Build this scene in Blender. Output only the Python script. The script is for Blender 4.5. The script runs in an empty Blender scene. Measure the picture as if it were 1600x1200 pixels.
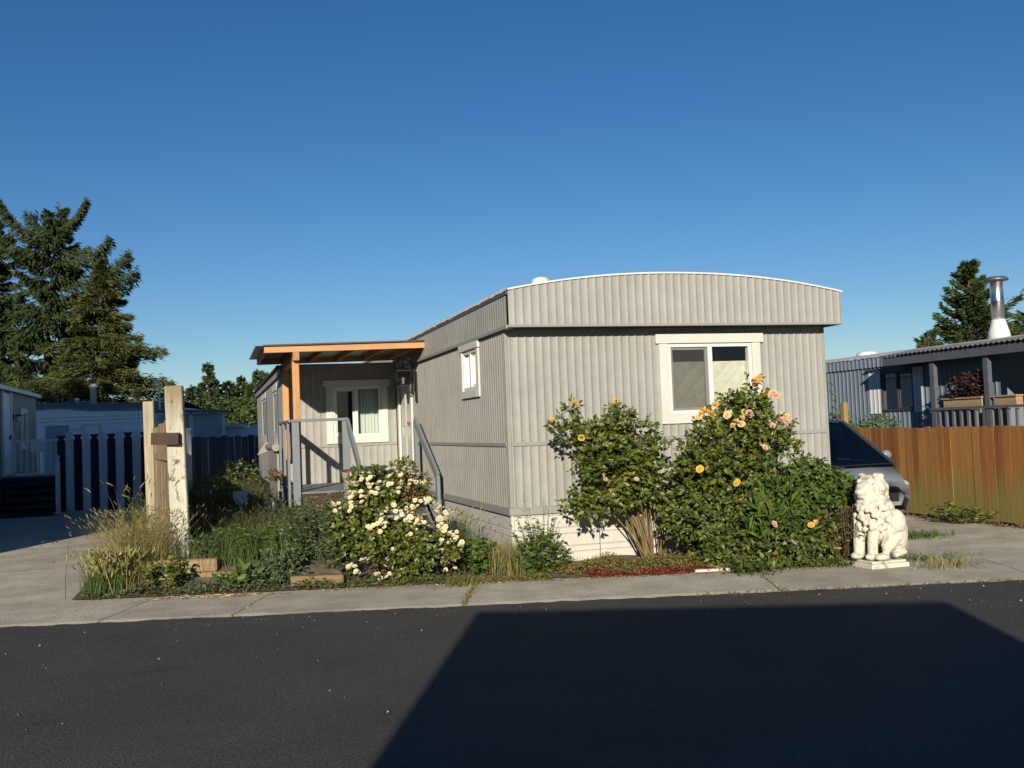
import bpy, math, random
import numpy as np
from mathutils import Vector, Matrix

random.seed(7)
rng = np.random.default_rng(7)
SC = bpy.context.scene
COL = SC.collection
R_ = math.radians

# ------------------------------------------------------------------ camera
CAM_LOC = Vector((-3.298, -11.188, 1.6))
CAM_YAW, CAM_PITCH, CAM_ROLL, CAM_F = 0.2923, 0.0438, -0.0391, 1569.2
cy, sy, cp, sp = math.cos(CAM_YAW), math.sin(CAM_YAW), math.cos(CAM_PITCH), math.sin(CAM_PITCH)
fw = Vector((sy * cp, cy * cp, sp))
r0 = Vector((cy, -sy, 0)); u0 = r0.cross(fw)
rt = math.cos(CAM_ROLL) * r0 + math.sin(CAM_ROLL) * u0
up = -math.sin(CAM_ROLL) * r0 + math.cos(CAM_ROLL) * u0
cam = bpy.data.cameras.new('camera'); cam.sensor_width = 36.0; cam.lens = CAM_F / 1600 * 36
cam.clip_end = 3000
co = bpy.data.objects.new('camera', cam); COL.objects.link(co)
M = Matrix((rt, up, -fw)).transposed().to_4x4(); M.translation = CAM_LOC
co.matrix_world = M
SC.camera = co

# ------------------------------------------------------------------ light
SUN_EL, SUN_AZ = 17.5, 22.0      # azimuth: direction the light travels, from +Y towards +X
SKY_STRENGTH, SUN_STRENGTH = 0.068, 5.0
world = bpy.data.worlds.new('World'); SC.world = world; world.use_nodes = True
wn = world.node_tree
bg = wn.nodes['Background']; bg.inputs['Strength'].default_value = SKY_STRENGTH
sky = wn.nodes.new('ShaderNodeTexSky'); sky.sky_type = 'NISHITA'; sky.sun_disc = False
sky.sun_elevation = R_(SUN_EL); sky.sun_rotation = R_(180 + SUN_AZ)
sky.altitude = 300; sky.air_density = 1.0; sky.dust_density = 0.0; sky.ozone_density = 4.0
hs = wn.nodes.new('ShaderNodeHueSaturation'); hs.inputs['Saturation'].default_value = 1.2; hs.inputs['Hue'].default_value = 0.506; hs.inputs['Value'].default_value = 1.0
wn.links.new(sky.outputs[0], hs.inputs['Color']); wn.links.new(hs.outputs[0], bg.inputs[0])
sl = bpy.data.lights.new('sun', 'SUN'); sl.energy = SUN_STRENGTH; sl.angle = R_(0.5); sl.color = (1.0, 0.91, 0.77)
so = bpy.data.objects.new('sun', sl); COL.objects.link(so)
sdir = Vector((math.sin(R_(SUN_AZ)) * math.cos(R_(SUN_EL)), math.cos(R_(SUN_AZ)) * math.cos(R_(SUN_EL)), -math.sin(R_(SUN_EL))))
so.rotation_euler = sdir.to_track_quat('-Z', 'Y').to_euler()
so.location = (-20, -40, 30)
SC.view_settings.view_transform = 'Standard'; SC.view_settings.look = 'None'
SC.view_settings.exposure = 0.32; SC.view_settings.gamma = 1.0; SC.view_settings.use_curve_mapping = False
SC.cycles.max_bounces = 6; SC.cycles.transparent_max_bounces = 12

# ------------------------------------------------------------------ materials
MATS = {}
def mat(name, col, rough=0.7, var=0.12, scale=3.0, bump=0.0, bscale=40.0, metal=0.0, orand=0.0, grain=None,
        spec=0.3, col2=None, isl=0.0, transl=0.0, moss=None, fine=0.0, stops=None, rmix=None):
    m = bpy.data.materials.new(name); m.use_nodes = True
    nt = m.node_tree; N = nt.nodes; L = nt.links
    if not (isl or name in ('broom_concrete', 'fresh_asphalt') or metal):
        col = tuple(c_ * .82 for c_ in col); col2 = tuple(c_ * .82 for c_ in col2) if col2 is not None else None
    b = N['Principled BSDF']; out = N['Material Output']
    b.inputs['Roughness'].default_value = rough; b.inputs['Metallic'].default_value = metal
    b.inputs['Specular IOR Level'].default_value = spec
    tc = N.new('ShaderNodeTexCoord'); mp = N.new('ShaderNodeMapping')
    L.new(tc.outputs['Object'], mp.inputs[0])
    if grain is not None:
        s = [1.0, 1.0, 1.0]; s[grain] = 0.06; mp.inputs['Scale'].default_value = s
    if orand or grain is not None:
        oi = N.new('ShaderNodeObjectInfo')
        vm = N.new('ShaderNodeVectorMath'); vm.operation = 'SCALE'; vm.inputs[0].default_value = (7.3, 5.1, 9.7)
        L.new(oi.outputs['Random'], vm.inputs['Scale']); L.new(vm.outputs[0], mp.inputs['Location'])
    nz = N.new('ShaderNodeTexNoise'); nz.inputs['Scale'].default_value = scale; nz.inputs['Detail'].default_value = 5
    nz.inputs['Roughness'].default_value = 0.62
    L.new(mp.outputs[0], nz.inputs['Vector'])
    rp = N.new('ShaderNodeValToRGB')
    c = np.array(col); c2 = np.array(col2) if col2 is not None else None
    if stops:
        while len(rp.color_ramp.elements) < len(stops): rp.color_ramp.elements.new(0.5)
        for e_, (p_, c_) in zip(rp.color_ramp.elements, stops): e_.position = p_; e_.color = (*c_, 1)
    else:
        rp.color_ramp.elements[0].position = 0.3; rp.color_ramp.elements[1].position = 0.7
        lo = c * (1 - var); hi = np.minimum(c * (1 + var), 1) if c2 is None else c2
        rp.color_ramp.elements[0].color = (*lo, 1); rp.color_ramp.elements[1].color = (*hi, 1)
    if isl:
        ge = N.new('ShaderNodeNewGeometry'); mx_ = N.new('ShaderNodeMix')
        mx_.inputs['Factor'].default_value = isl
        L.new(nz.outputs['Fac'], mx_.inputs['A']); L.new(ge.outputs['Random Per Island'], mx_.inputs['B'])
        L.new(mx_.outputs['Result'], rp.inputs[0])
        if not stops: rp.color_ramp.elements[0].position = 0.1; rp.color_ramp.elements[1].position = 0.9
    else:
        L.new(nz.outputs['Fac'], rp.inputs[0])
    cur = rp.outputs[0]
    def mul(cur, socket, lo, hi):
        mr = N.new('ShaderNodeMapRange'); mr.inputs['To Min'].default_value = lo; mr.inputs['To Max'].default_value = hi
        L.new(socket, mr.inputs['Value'])
        v = N.new('ShaderNodeVectorMath'); v.operation = 'SCALE'
        L.new(cur, v.inputs[0]); L.new(mr.outputs[0], v.inputs['Scale']); return v.outputs[0]
    if orand:
        cur = mul(cur, oi.outputs['Random'], 1 - orand, 1 + orand)
    if fine:
        n2 = N.new('ShaderNodeTexNoise'); n2.inputs['Scale'].default_value = bscale * 1.7; n2.inputs['Detail'].default_value = 3
        L.new(mp.outputs[0], n2.inputs['Vector'])
        mr = N.new('ShaderNodeMapRange'); mr.inputs['From Min'].default_value = .3; mr.inputs['From Max'].default_value = .7
        mr.inputs['To Min'].default_value = 1 - fine; mr.inputs['To Max'].default_value = 1 + fine
        L.new(n2.outputs['Fac'], mr.inputs['Value'])
        v = N.new('ShaderNodeVectorMath'); v.operation = 'SCALE'
        L.new(cur, v.inputs[0]); L.new(mr.outputs[0], v.inputs['Scale']); cur = v.outputs[0]
    if rmix:
        pw_ = N.new('ShaderNodeMapRange'); pw_.inputs['From Min'].default_value = .35; pw_.inputs['To Max'].default_value = rmix[1]
        L.new(oi.outputs['Random'], pw_.inputs['Value']); mxr = N.new('ShaderNodeMix'); mxr.data_type = 'RGBA'; mxr.inputs['B'].default_value = (*rmix[0], 1)
        L.new(pw_.outputs[0], mxr.inputs['Factor']); L.new(cur, mxr.inputs['A']); cur = mxr.outputs['Result']
    if moss:
        mc, z0, z1, ms, amt = moss
        sx = N.new('ShaderNodeSeparateXYZ'); L.new(tc.outputs['Object'], sx.inputs[0])
        mr = N.new('ShaderNodeMapRange'); mr.inputs['From Min'].default_value = z1; mr.inputs['From Max'].default_value = z0
        mr.inputs['To Min'].default_value = -0.25; mr.inputs['To Max'].default_value = 0.55
        L.new(sx.outputs['Z'], mr.inputs['Value'])
        n3 = N.new('ShaderNodeTexNoise'); n3.inputs['Scale'].default_value = ms; n3.inputs['Detail'].default_value = 6
        L.new(mp.outputs[0], n3.inputs['Vector'])
        ad = N.new('ShaderNodeMath'); ad.operation = 'ADD'; L.new(mr.outputs[0], ad.inputs[0]); L.new(n3.outputs['Fac'], ad.inputs[1])
        m2 = N.new('ShaderNodeMapRange'); m2.inputs['From Min'].default_value = .5; m2.inputs['From Max'].default_value = .8
        m2.inputs['To Max'].default_value = amt
        L.new(ad.outputs[0], m2.inputs['Value'])
        mx = N.new('ShaderNodeMix'); mx.data_type = 'RGBA'; mx.inputs['B'].default_value = (*mc, 1)
        L.new(m2.outputs[0], mx.inputs['Factor']); L.new(cur, mx.inputs['A']); cur = mx.outputs['Result']
    L.new(cur, b.inputs['Base Color'])
    if bump:
        nb = N.new('ShaderNodeTexNoise'); nb.inputs['Scale'].default_value = bscale; nb.inputs['Detail'].default_value = 4
        L.new(mp.outputs[0], nb.inputs['Vector'])
        bu = N.new('ShaderNodeBump'); bu.inputs['Strength'].default_value = min(1, bump); bu.inputs['Distance'].default_value = 0.01
        L.new(nb.outputs['Fac'], bu.inputs['Height']); L.new(bu.outputs[0], b.inputs['Normal'])
    if transl:
        tr = N.new('ShaderNodeBsdfTranslucent'); L.new(cur, tr.inputs['Color'])
        ms_ = N.new('ShaderNodeMixShader'); ms_.inputs[0].default_value = transl
        L.new(b.outputs[0], ms_.inputs[1]); L.new(tr.outputs[0], ms_.inputs[2]); L.new(ms_.outputs[0], out.inputs['Surface'])
    MATS[name] = m
    return m

def glass_mat(name, tint=(0.85, 0.93, 0.9), refl=1.6):
    m = bpy.data.materials.new(name); m.use_nodes = True; nt = m.node_tree; N = nt.nodes; L = nt.links
    N.remove(N['Principled BSDF']); out = N['Material Output']
    t = N.new('ShaderNodeBsdfTransparent'); t.inputs[0].default_value = (*tint, 1)
    g = N.new('ShaderNodeBsdfGlossy'); g.inputs['Roughness'].default_value = 0.01
    fr = N.new('ShaderNodeFresnel'); fr.inputs['IOR'].default_value = 1.55
    ma = N.new('ShaderNodeMath'); ma.operation = 'MULTIPLY_ADD'; ma.inputs[1].default_value = refl; ma.inputs[2].default_value = 0.02
    L.new(fr.outputs[0], ma.inputs[0])
    mx = N.new('ShaderNodeMixShader'); L.new(ma.outputs[0], mx.inputs[0]); L.new(t.outputs[0], mx.inputs[1]); L.new(g.outputs[0], mx.inputs[2])
    L.new(mx.outputs[0], out.inputs['Surface']); return m

def screen_mat():
    m = bpy.data.materials.new('insect_screen'); m.use_nodes = True; nt = m.node_tree; N = nt.nodes; L = nt.links
    b = N['Principled BSDF']; b.inputs['Base Color'].default_value = (.05, .05, .048, 1); b.inputs['Roughness'].default_value = .9
    t = N.new('ShaderNodeBsdfTransparent'); mx = N.new('ShaderNodeMixShader'); mx.inputs[0].default_value = .5
    L.new(t.outputs[0], mx.inputs[1]); L.new(b.outputs[0], mx.inputs[2]); L.new(mx.outputs[0], N['Material Output'].inputs['Surface']); return m

siding = mat('grey_siding', (.355, .348, .312), .55, .09, 1.6, fine=.05, bscale=4, bump=.22, spec=.35)
siding_rear = siding
trimgrey = mat('grey_trim', (.33, .322, .285), .55, .05, 2)
white = mat('white_trim', (.69, .67, .595), .45, .04, 3, bump=.05, bscale=60)
vinyl = mat('white_vinyl', (.78, .77, .72), .3, .03, 3, spec=.5)
skirt = mat('white_skirting', (.66, .63, .56), .45, .07, 4, fine=.04, bscale=30)
roofw = mat('white_roof_coating', (.7, .69, .66), .6, .15, 6, bump=.4, bscale=30)
darkgap = mat('dark_void', (.012, .012, .012), .9, .1)
interior = mat('dark_room', (.05, .047, .042), .9, .2, 2)
cedar = mat('fresh_cedar', (.6, .3, .125), .6, .28, 10, bump=.15, bscale=50, grain=2, orand=.12, fine=.12)
cedarh = mat('fresh_cedar_flat', (.6, .3, .125), .6, .28, 10, bump=.15, bscale=50, grain=0, orand=.12, fine=.12)
cedary = mat('fresh_cedar_rafter', (.5, .25, .11), .6, .22, 10, bump=.15, bscale=50, grain=1, orand=.12, fine=.12)
railpaint = mat('blue_grey_paint', (.215, .24, .255), .5, .08, 5, bump=.1, bscale=60, grain=2)
deckpaint = mat('grey_deck_paint', (.2, .215, .215), .6, .15, 6, bump=.1, bscale=60, grain=0)
brownpanel = mat('brown_panel', (.07, .026, .019), .6, .2, 6, fine=.15, bscale=50)
metalroof = mat('corrugated_galvanised', (.28, .27, .26), .45, .25, 6, metal=.5, fine=.1)
metalunder = mat('corrugated_underside', (.42, .44, .46), .45, .2, 6, metal=.3)
rusttop = mat('brown_metal_edge', (.1, .06, .055), .5, .2, 6)
weath = mat('weathered_plank', (.30, .22, .135), .85, .3, 16, bump=.5, bscale=40, grain=2, orand=.15, fine=.18)
postw = mat('pale_weathered_post', (.56, .52, .41), .85, .2, 10, bump=.6, bscale=45, grain=2, fine=.14,
            moss=((.22, .165, .09), 2.3, 1.2, 7, .9))
def add_blotches(m, col, scale, lo, hi, amt):
    nt = m.node_tree; N = nt.nodes; L = nt.links; b = N['Principled BSDF']; src = b.inputs['Base Color'].links[0].from_socket
    tc = N.new('ShaderNodeTexCoord'); n = N.new('ShaderNodeTexNoise'); n.inputs['Scale'].default_value = scale; n.inputs['Detail'].default_value = 7; n.inputs['Roughness'].default_value = .7
    mp = N.new('ShaderNodeMapping'); mp.inputs['Scale'].default_value = (1, 1, .6); mp.inputs['Location'].default_value = (3.1, 1.7, .4)
    L.new(tc.outputs['Object'], mp.inputs[0]); L.new(mp.outputs[0], n.inputs['Vector'])
    mr = N.new('ShaderNodeMapRange'); mr.inputs['From Min'].default_value = lo; mr.inputs['From Max'].default_value = hi; mr.inputs['To Max'].default_value = amt
    L.new(n.outputs['Fac'], mr.inputs['Value'])
    mx = N.new('ShaderNodeMix'); mx.data_type = 'RGBA'; mx.inputs['B'].default_value = (*col, 1); L.new(mr.outputs[0], mx.inputs['Factor']); L.new(src, mx.inputs['A']); L.new(mx.outputs['Result'], b.inputs['Base Color'])
add_blotches(postw, (.05, .045, .025), 9, .56, .64, .85)
postfar = mat('far_weathered_post', (.42, .36, .25), .85, .25, 12, bump=.5, bscale=40, grain=2, fine=.15)
darkboard = mat('dark_stained_board', (.075, .05, .035), .8, .3, 14, bump=.4, bscale=40, grain=0)
timber = mat('landscape_timber', (.28, .19, .1), .85, .25, 8, bump=.5, bscale=40, grain=0, orand=.15, fine=.15)
black = mat('black_iron', (.012, .012, .012), .4, .2, 5, spec=.5)
copper = mat('aged_copper', (.2, .12, .085), .5, .3, 14, metal=.35, bump=.2)
frost = mat('frosted_lantern_glass', (.62, .6, .52), .15, .2, 40, bump=.5, bscale=50, spec=.6)
glass = glass_mat('window_glass', (.94, .96, .94), .85); screen = screen_mat()
smoke = glass_mat('lantern_glass', (.6, .6, .58))
lace = mat('pale_curtain', (.62, .68, .60), .8, .12, 3, bump=.4, bscale=14, grain=2)
green_curtain = mat('green_curtain', (.20, .32, .22), .8, .15, 8, grain=2)
bluesid = mat('blue_siding', (.22, .275, .315), .5, .08, 1.5, fine=.04)
navy = mat('navy_paint', (.055, .062, .085), .5, .12, 4)
railblue = mat('slate_rail_paint', (.12, .125, .15), .55, .12, 6)
balus = mat('slate_baluster', (.17, .155, .17), .6, .12, 6, grain=2, orand=.2)
tanwood = mat('tan_planter_wood', (.42, .3, .17), .75, .2, 8, grain=1, fine=.1)
steel = mat('stainless_pipe', (.62, .6, .58), .28, .08, 5, metal=1.0)
paintedsteel = mat('white_metal', (.74, .74, .71), .4, .08, 6)
fencew = mat('cedar_fence_board', (.4, .15, .045), .75, .3, 9, bump=.3, bscale=40, grain=2, orand=.3, fine=.2, rmix=((.24, .165, .06), .5),
             col2=(.44, .2, .06), moss=((.2, .17, .055), 0, 1.1, 5, .85))
whiteboard = mat('white_fence_paint', (.78, .78, .74), .55, .1, 6, grain=2, orand=.08)
blueboard = mat('navy_fence_paint', (.02, .026, .05), .55, .2, 6, grain=2, orand=.15)
oldfence = mat('old_grey_board', (.13, .12, .105), .85, .35, 12, bump=.4, grain=2, orand=.3)
trailer_white = mat('pale_trailer_siding', (.82, .84, .86), .5, .06, 1.5, fine=.03)
trailer_grey = mat('warm_grey_trailer_siding', (.28, .27, .245), .55, .06, 1.5)
shingle = mat('grey_rolled_roof', (.2, .2, .2), .9, .25, 4, bump=.4, fine=.2)
darkstep = mat('dark_stair_paint', (.025, .025, .035), .6, .2, 6)
lattice_m = mat('lattice_white', (.5, .5, .5), .6, .1)

# leaves
leaf_rose = mat('rose_leaf', (.03, .065, .014), .42, isl=.8, spec=.5, transl=.2,
    stops=[(.0, (.026, .046, .012)), (.35, (.068, .10, .016)), (.75, (.15, .17, .026)), (.93, (.23, .21, .04)), (1, (.22, .14, .05))])
leaf_light = mat('bright_leaf', (.06, .12, .02), .5, isl=.8, transl=.25,
    stops=[(.0, (.03, .07, .014)), (.5, (.075, .13, .02)), (.9, (.14, .17, .03)), (1, (.2, .17, .05))])
leaf_grey = mat('grey_green_leaf', (.07, .1, .05), .6, isl=.8, transl=.2,
    stops=[(.0, (.035, .06, .024)), (.5, (.075, .11, .045)), (1, (.15, .18, .085))])
leaf_shrub = mat('mixed_shrub_leaf', (.05, .09, .02), .5, isl=.85, transl=.2,
    stops=[(.0, (.03, .055, .016)), (.45, (.075, .11, .022)), (.8, (.14, .16, .035)), (.94, (.2, .19, .05)), (1, (.22, .12, .05))])
leaf_red = mat('red_sedum', (.16, .03, .022), .5, isl=.85, transl=.15,
    stops=[(.0, (.06, .02, .014)), (.5, (.2, .035, .025)), (.85, (.25, .08, .04)), (1, (.1, .12, .03))])
leaf_mat = mat('creeping_stonecrop', (.1, .12, .03), .55, isl=.85, transl=.15,
    stops=[(.0, (.06, .085, .022)), (.45, (.16, .16, .035)), (.75, (.23, .18, .05)), (.93, (.24, .09, .035)), (1, (.6, .55, .4))])
leaf_brown = mat('dry_brown_leaf', (.13, .08, .04), .8, isl=.85, transl=.15,
    stops=[(.0, (.05, .03, .02)), (.5, (.13, .075, .035)), (1, (.22, .15, .08))])
stem_m = mat('green_stem', (.10, .12, .04), .6, .25, 10)
cane_m = mat('rose_cane', (.22, .16, .07), .7, .3, 12, grain=2)
grass_dry = mat('golden_grass', (.3, .24, .1), .7, isl=.9, transl=.3,
    stops=[(.0, (.09, .13, .03)), (.35, (.22, .21, .06)), (.7, (.38, .29, .12)), (1, (.5, .4, .22))])
grass_green = mat('green_grass', (.07, .12, .03), .6, isl=.9, transl=.3,
    stops=[(.0, (.035, .075, .018)), (.5, (.07, .13, .028)), (.85, (.13, .17, .045)), (1, (.3, .25, .11))])
grass_yard = mat('rank_yard_grass', (.06, .08, .03), .7, isl=.9, transl=.2,
    stops=[(.0, (.025, .04, .014)), (.5, (.055, .075, .024)), (.8, (.12, .11, .045)), (1, (.22, .17, .09))])
peach = mat('peach_petal', (.85, .5, .2), .6, isl=.3, orand=.06, transl=.3,
    stops=[(.0, (.8, .5, .2)), (.5, (.84, .64, .34)), (1, (.85, .7, .5))])
orange = mat('orange_petal', (.8, .38, .06), .6, isl=.4, orand=.08, transl=.3,
    stops=[(.0, (.74, .4, .09)), (1, (.84, .58, .22))])
pink = mat('pink_petal', (.82, .5, .42), .6, isl=.4, orand=.08, transl=.3,
    stops=[(.0, (.75, .36, .3)), (1, (.88, .64, .54))])
yellow = mat('yellow_petal', (.82, .58, .06), .6, isl=.4, transl=.3, stops=[(.0, (.75, .48, .03)), (1, (.86, .68, .15))])
cream = mat('cream_petal', (.82, .78, .58), .6, isl=.4, orand=.05, transl=.3, stops=[(.0, (.7, .56, .26)), (.4, (.8, .72, .46)), (1, (.84, .8, .64))])
needle_dark = mat('spruce_needles', (.02, .035, .014), .7, isl=.85, spec=.15,
    stops=[(.0, (.016, .027, .01)), (.6, (.038, .055, .018)), (1, (.075, .088, .028))])
needle_gold = mat('cedar_needles', (.05, .065, .016), .7, isl=.85, spec=.15,
    stops=[(.0, (.022, .036, .012)), (.5, (.058, .071, .017)), (1, (.125, .122, .03))])
needle_mid = mat('cypress_sprays', (.03, .05, .018), .7, isl=.85, spec=.15,
    stops=[(.0, (.02, .038, .014)), (.6, (.05, .075, .022)), (1, (.105, .125, .036))])
bark = mat('conifer_bark', (.09, .065, .045), .9, .35, 8, bump=.6, grain=2)
deadfl = mat('dark_red_petal', (.09, .012, .012), .7, isl=.8, stops=[(.0, (.012, .02, .008)), (.6, (.03, .02, .012)), (1, (.14, .014, .014))])
stone = mat('painted_concrete_statue', (.62, .585, .49), .75, .1, 9, bump=.9, bscale=28, fine=.12,
            stops=[(.0, (.14, .11, .07)), (.36, (.34, .29, .2)), (.45, (.58, .54, .44)), (1, (.66, .63, .54))])

# ground materials
def asphalt_mat():
    m = mat('fresh_asphalt', (.066, .062, .056), .82, .14, 1.2, bump=1.0, bscale=62, fine=.55, spec=.25)
    nt = m.node_tree; N = nt.nodes; L = nt.links; b = N['Principled BSDF']
    src = b.inputs['Base Color'].links[0].from_socket
    tc = N.new('ShaderNodeTexCoord')
    vo = N.new('ShaderNodeTexVoronoi'); vo.inputs['Scale'].default_value = 55
    L.new(tc.outputs['Object'], vo.inputs['Vector'])
    sp_ = N.new('ShaderNodeSeparateColor'); L.new(vo.outputs['Color'], sp_.inputs[0])
    g1 = N.new('ShaderNodeMath'); g1.operation = 'GREATER_THAN'; g1.inputs[1].default_value = .94; L.new(sp_.outputs[0], g1.inputs[0])
    l1 = N.new('ShaderNodeMath'); l1.operation = 'LESS_THAN'; l1.inputs[1].default_value = .28; L.new(vo.outputs['Distance'], l1.inputs[0])
    mm = N.new('ShaderNodeMath'); mm.operation = 'MULTIPLY'; L.new(g1.outputs[0], mm.inputs[0]); L.new(l1.outputs[0], mm.inputs[1])
    m3 = N.new('ShaderNodeMath'); m3.operation = 'MULTIPLY'; m3.inputs[1].default_value = .35; L.new(mm.outputs[0], m3.inputs[0])
    mx = N.new('ShaderNodeMix'); mx.data_type = 'RGBA'; mx.inputs['B'].default_value = (.2, .19, .18, 1)
    L.new(m3.outputs[0], mx.inputs['Factor']); L.new(src, mx.inputs['A'])
    # oil stain patches near the gutter and a few scuffs
    n4 = N.new('ShaderNodeTexNoise'); n4.inputs['Scale'].default_value = 2.3; n4.inputs['Detail'].default_value = 6
    mp = N.new('ShaderNodeMapping'); mp.inputs['Rotation'].default_value = (0, 0, R_(14)); mp.inputs['Scale'].default_value = (.35, 1.6, 1)
    L.new(tc.outputs['Object'], mp.inputs[0]); L.new(mp.outputs[0], n4.inputs['Vector'])
    mr = N.new('ShaderNodeMapRange'); mr.inputs['From Min'].default_value = .62; mr.inputs['From Max'].default_value = .74; mr.inputs['To Max'].default_value = .45
    L.new(n4.outputs['Fac'], mr.inputs['Value'])
    mx2 = N.new('ShaderNodeMix'); mx2.data_type = 'RGBA'; mx2.inputs['B'].default_value = (.026, .025, .025, 1)
    L.new(mr.outputs[0], mx2.inputs['Factor']); L.new(mx.outputs['Result'], mx2.inputs['A'])
    L.new(mx2.outputs['Result'], b.inputs['Base Color'])
    return m
asphalt = asphalt_mat()
concrete = mat('broom_concrete', (.44, .4, .305), .9, .24, 2.0, bump=.7, bscale=45, fine=.3, orand=.07)
soil = mat('bed_soil', (.15, .12, .082), .95, .35, 9, bump=.9, bscale=35, fine=.3)
dirt = mat('park_ground', (.12, .105, .075), .95, .3, .8, bump=.5, bscale=12)
litter_m = mat('straw_litter', (.4, .3, .16), .85, isl=.9, stops=[(.0, (.2, .13, .06)), (.6, (.42, .32, .17)), (1, (.6, .52, .36))])
pebble_m = mat('road_grit', (.3, .28, .25), .9, isl=.9, stops=[(.0, (.12, .11, .1)), (1, (.34, .32, .29))])

# ------------------------------------------------------------------ mesh helpers
class MB:
    def __init__(s, xf=None): s.v = []; s.f = []; s.m = []; s.xf = xf; s.cm = 0; s.smooth = False
    def add(s, vs, fs):
        o = len(s.v); s.v.extend([tuple(p) for p in vs]); s.f.extend([tuple(i + o for i in f) for f in fs]); s.m.extend([s.cm] * len(fs)); return s
    def box(s, x0, x1, y0, y1, z0, z1):
        v = [(x, y, z) for x in (x0, x1) for y in (y0, y1) for z in (z0, z1)]
        return s.add(v, [(0, 1, 3, 2), (4, 6, 7, 5), (0, 4, 5, 1), (2, 3, 7, 6), (0, 2, 6, 4), (1, 5, 7, 3)])
    def cbox(s, c, d): return s.box(c[0] - d[0] / 2, c[0] + d[0] / 2, c[1] - d[1] / 2, c[1] + d[1] / 2, c[2] - d[2] / 2, c[2] + d[2] / 2)
    def beam(s, a, b, w, h, upv=(0, 0, 1)):
        a = Vector(a); b = Vector(b); d = (b - a).normalized(); sd = d.cross(Vector(upv))
        if sd.length < 1e-4: sd = d.cross(Vector((0, 1, 0)))
        sd.normalize(); u = sd.cross(d).normalized()
        v = []
        for p in (a, b):
            for i, j in ((-1, -1), (1, -1), (1, 1), (-1, 1)): v.append(p + sd * (i * w / 2) + u * (j * h / 2))
        return s.add(v, [(0, 1, 2, 3), (7, 6, 5, 4), (0, 4, 5, 1), (1, 5, 6, 2), (2, 6, 7, 3), (3, 7, 4, 0)])
    def tube(s, pts, rad, n=8, cap=True):
        pts = [Vector(p) for p in pts]
        if not hasattr(rad, '__len__'): rad = [rad] * len(pts)
        vs = []; fs = []
        for i, p in enumerate(pts):
            d = (pts[min(i + 1, len(pts) - 1)] - pts[max(i - 1, 0)]); d = d.normalized() if d.length else Vector((0, 0, 1))
            a = d.cross(Vector((0, 0, 1)) if abs(d.z) < .9 else Vector((1, 0, 0))).normalized(); b = d.cross(a)
            for k in range(n):
                t = 2 * math.pi * k / n; vs.append(p + (a * math.cos(t) + b * math.sin(t)) * rad[i])
        for i in range(len(pts) - 1):
            for k in range(n): fs.append((i * n + k, i * n + (k + 1) % n, (i + 1) * n + (k + 1) % n, (i + 1) * n + k))
        if cap: fs.append(tuple(range(n))[::-1]); fs.append(tuple((len(pts) - 1) * n + k for k in range(n)))
        return s.add(vs, fs)
    def lathe(s, c, prof, n=16):
        vs = []; fs = []
        for r, z in prof:
            for k in range(n): t = 2 * math.pi * k / n; vs.append((c[0] + r * math.cos(t), c[1] + r * math.sin(t), c[2] + z))
        for i in range(len(prof) - 1):
            for k in range(n): fs.append((i * n + k, i * n + (k + 1) % n, (i + 1) * n + (k + 1) % n, (i + 1) * n + k))
        fs.append(tuple(range(n))[::-1]); fs.append(tuple((len(prof) - 1) * n + k for k in range(n)))
        return s.add(vs, fs)
    def prism(s, poly, d):                       # poly: list of 3D points, d: extrusion vector
        n = len(poly); d = Vector(d); v = [Vector(p) for p in poly]; v += [p + d for p in v]
        return s.add(v, [tuple(range(n))[::-1], tuple(range(n, 2 * n))] + [(i, (i + 1) % n, n + (i + 1) % n, n + i) for i in range(n)])
    def sphere(s, c, r, n=10, m=7):
        vs = [(c[0], c[1], c[2] - r[2])]; fs = []
        for i in range(1, m):
            ph = -math.pi / 2 + math.pi * i / m
            for k in range(n):
                t = 2 * math.pi * k / n; vs.append((c[0] + r[0] * math.cos(ph) * math.cos(t), c[1] + r[1] * math.cos(ph) * math.sin(t), c[2] + r[2] * math.sin(ph)))
        vs.append((c[0], c[1], c[2] + r[2]))
        for k in range(n): fs.append((0, 1 + (k + 1) % n, 1 + k)); fs.append((len(vs) - 1, 1 + (m - 2) * n + k, 1 + (m - 2) * n + (k + 1) % n))
        for i in range(m - 2):
            for k in range(n): fs.append((1 + i * n + k, 1 + i * n + (k + 1) % n, 1 + (i + 1) * n + (k + 1) % n, 1 + (i + 1) * n + k))
        return s.add(vs, fs)
    def corr(s, o, u, n, u0, u1, z0, z1, pitch=.1, depth=.0135, ph=0.0, zstep=1):
        """ribbed sheet: o origin, u along wall, n outward normal; z0/z1 numbers or functions of the wall coordinate"""
        P = [(0, 0), (.14, .06), (.28, .22), (.38, .42), (.44, .92), (.5, 1.), (.56, .9), (.62, .3), (.78, .06)]
        us = [u0, u1]; k0 = math.floor(u0 / pitch) - 1
        for k in range(k0, math.ceil(u1 / pitch) + 1):
            for a, _ in P:
                t = (k + a) * pitch + ph
                if u0 < t < u1: us.append(t)
        us = sorted(set(round(x, 5) for x in us))
        xs = [p[0] for p in P] + [1.0]; ds = [p[1] for p in P] + [0]
        o = Vector(o); u = Vector(u); n = Vector(n); fz0 = z0 if callable(z0) else (lambda t: z0); fz1 = z1 if callable(z1) else (lambda t: z1)
        vs = []; fs = []
        for t in us:
            d = float(np.interp(((t - ph) / pitch) % 1.0, xs, ds)) * depth
            p = o + u * t + n * d
            vs.append((p.x, p.y, fz0(t))); vs.append((p.x, p.y, fz1(t)))
        for i in range(len(us) - 1): fs.append((2 * i, 2 * i + 2, 2 * i + 3, 2 * i + 1))
        return s.add(vs, fs)

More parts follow.
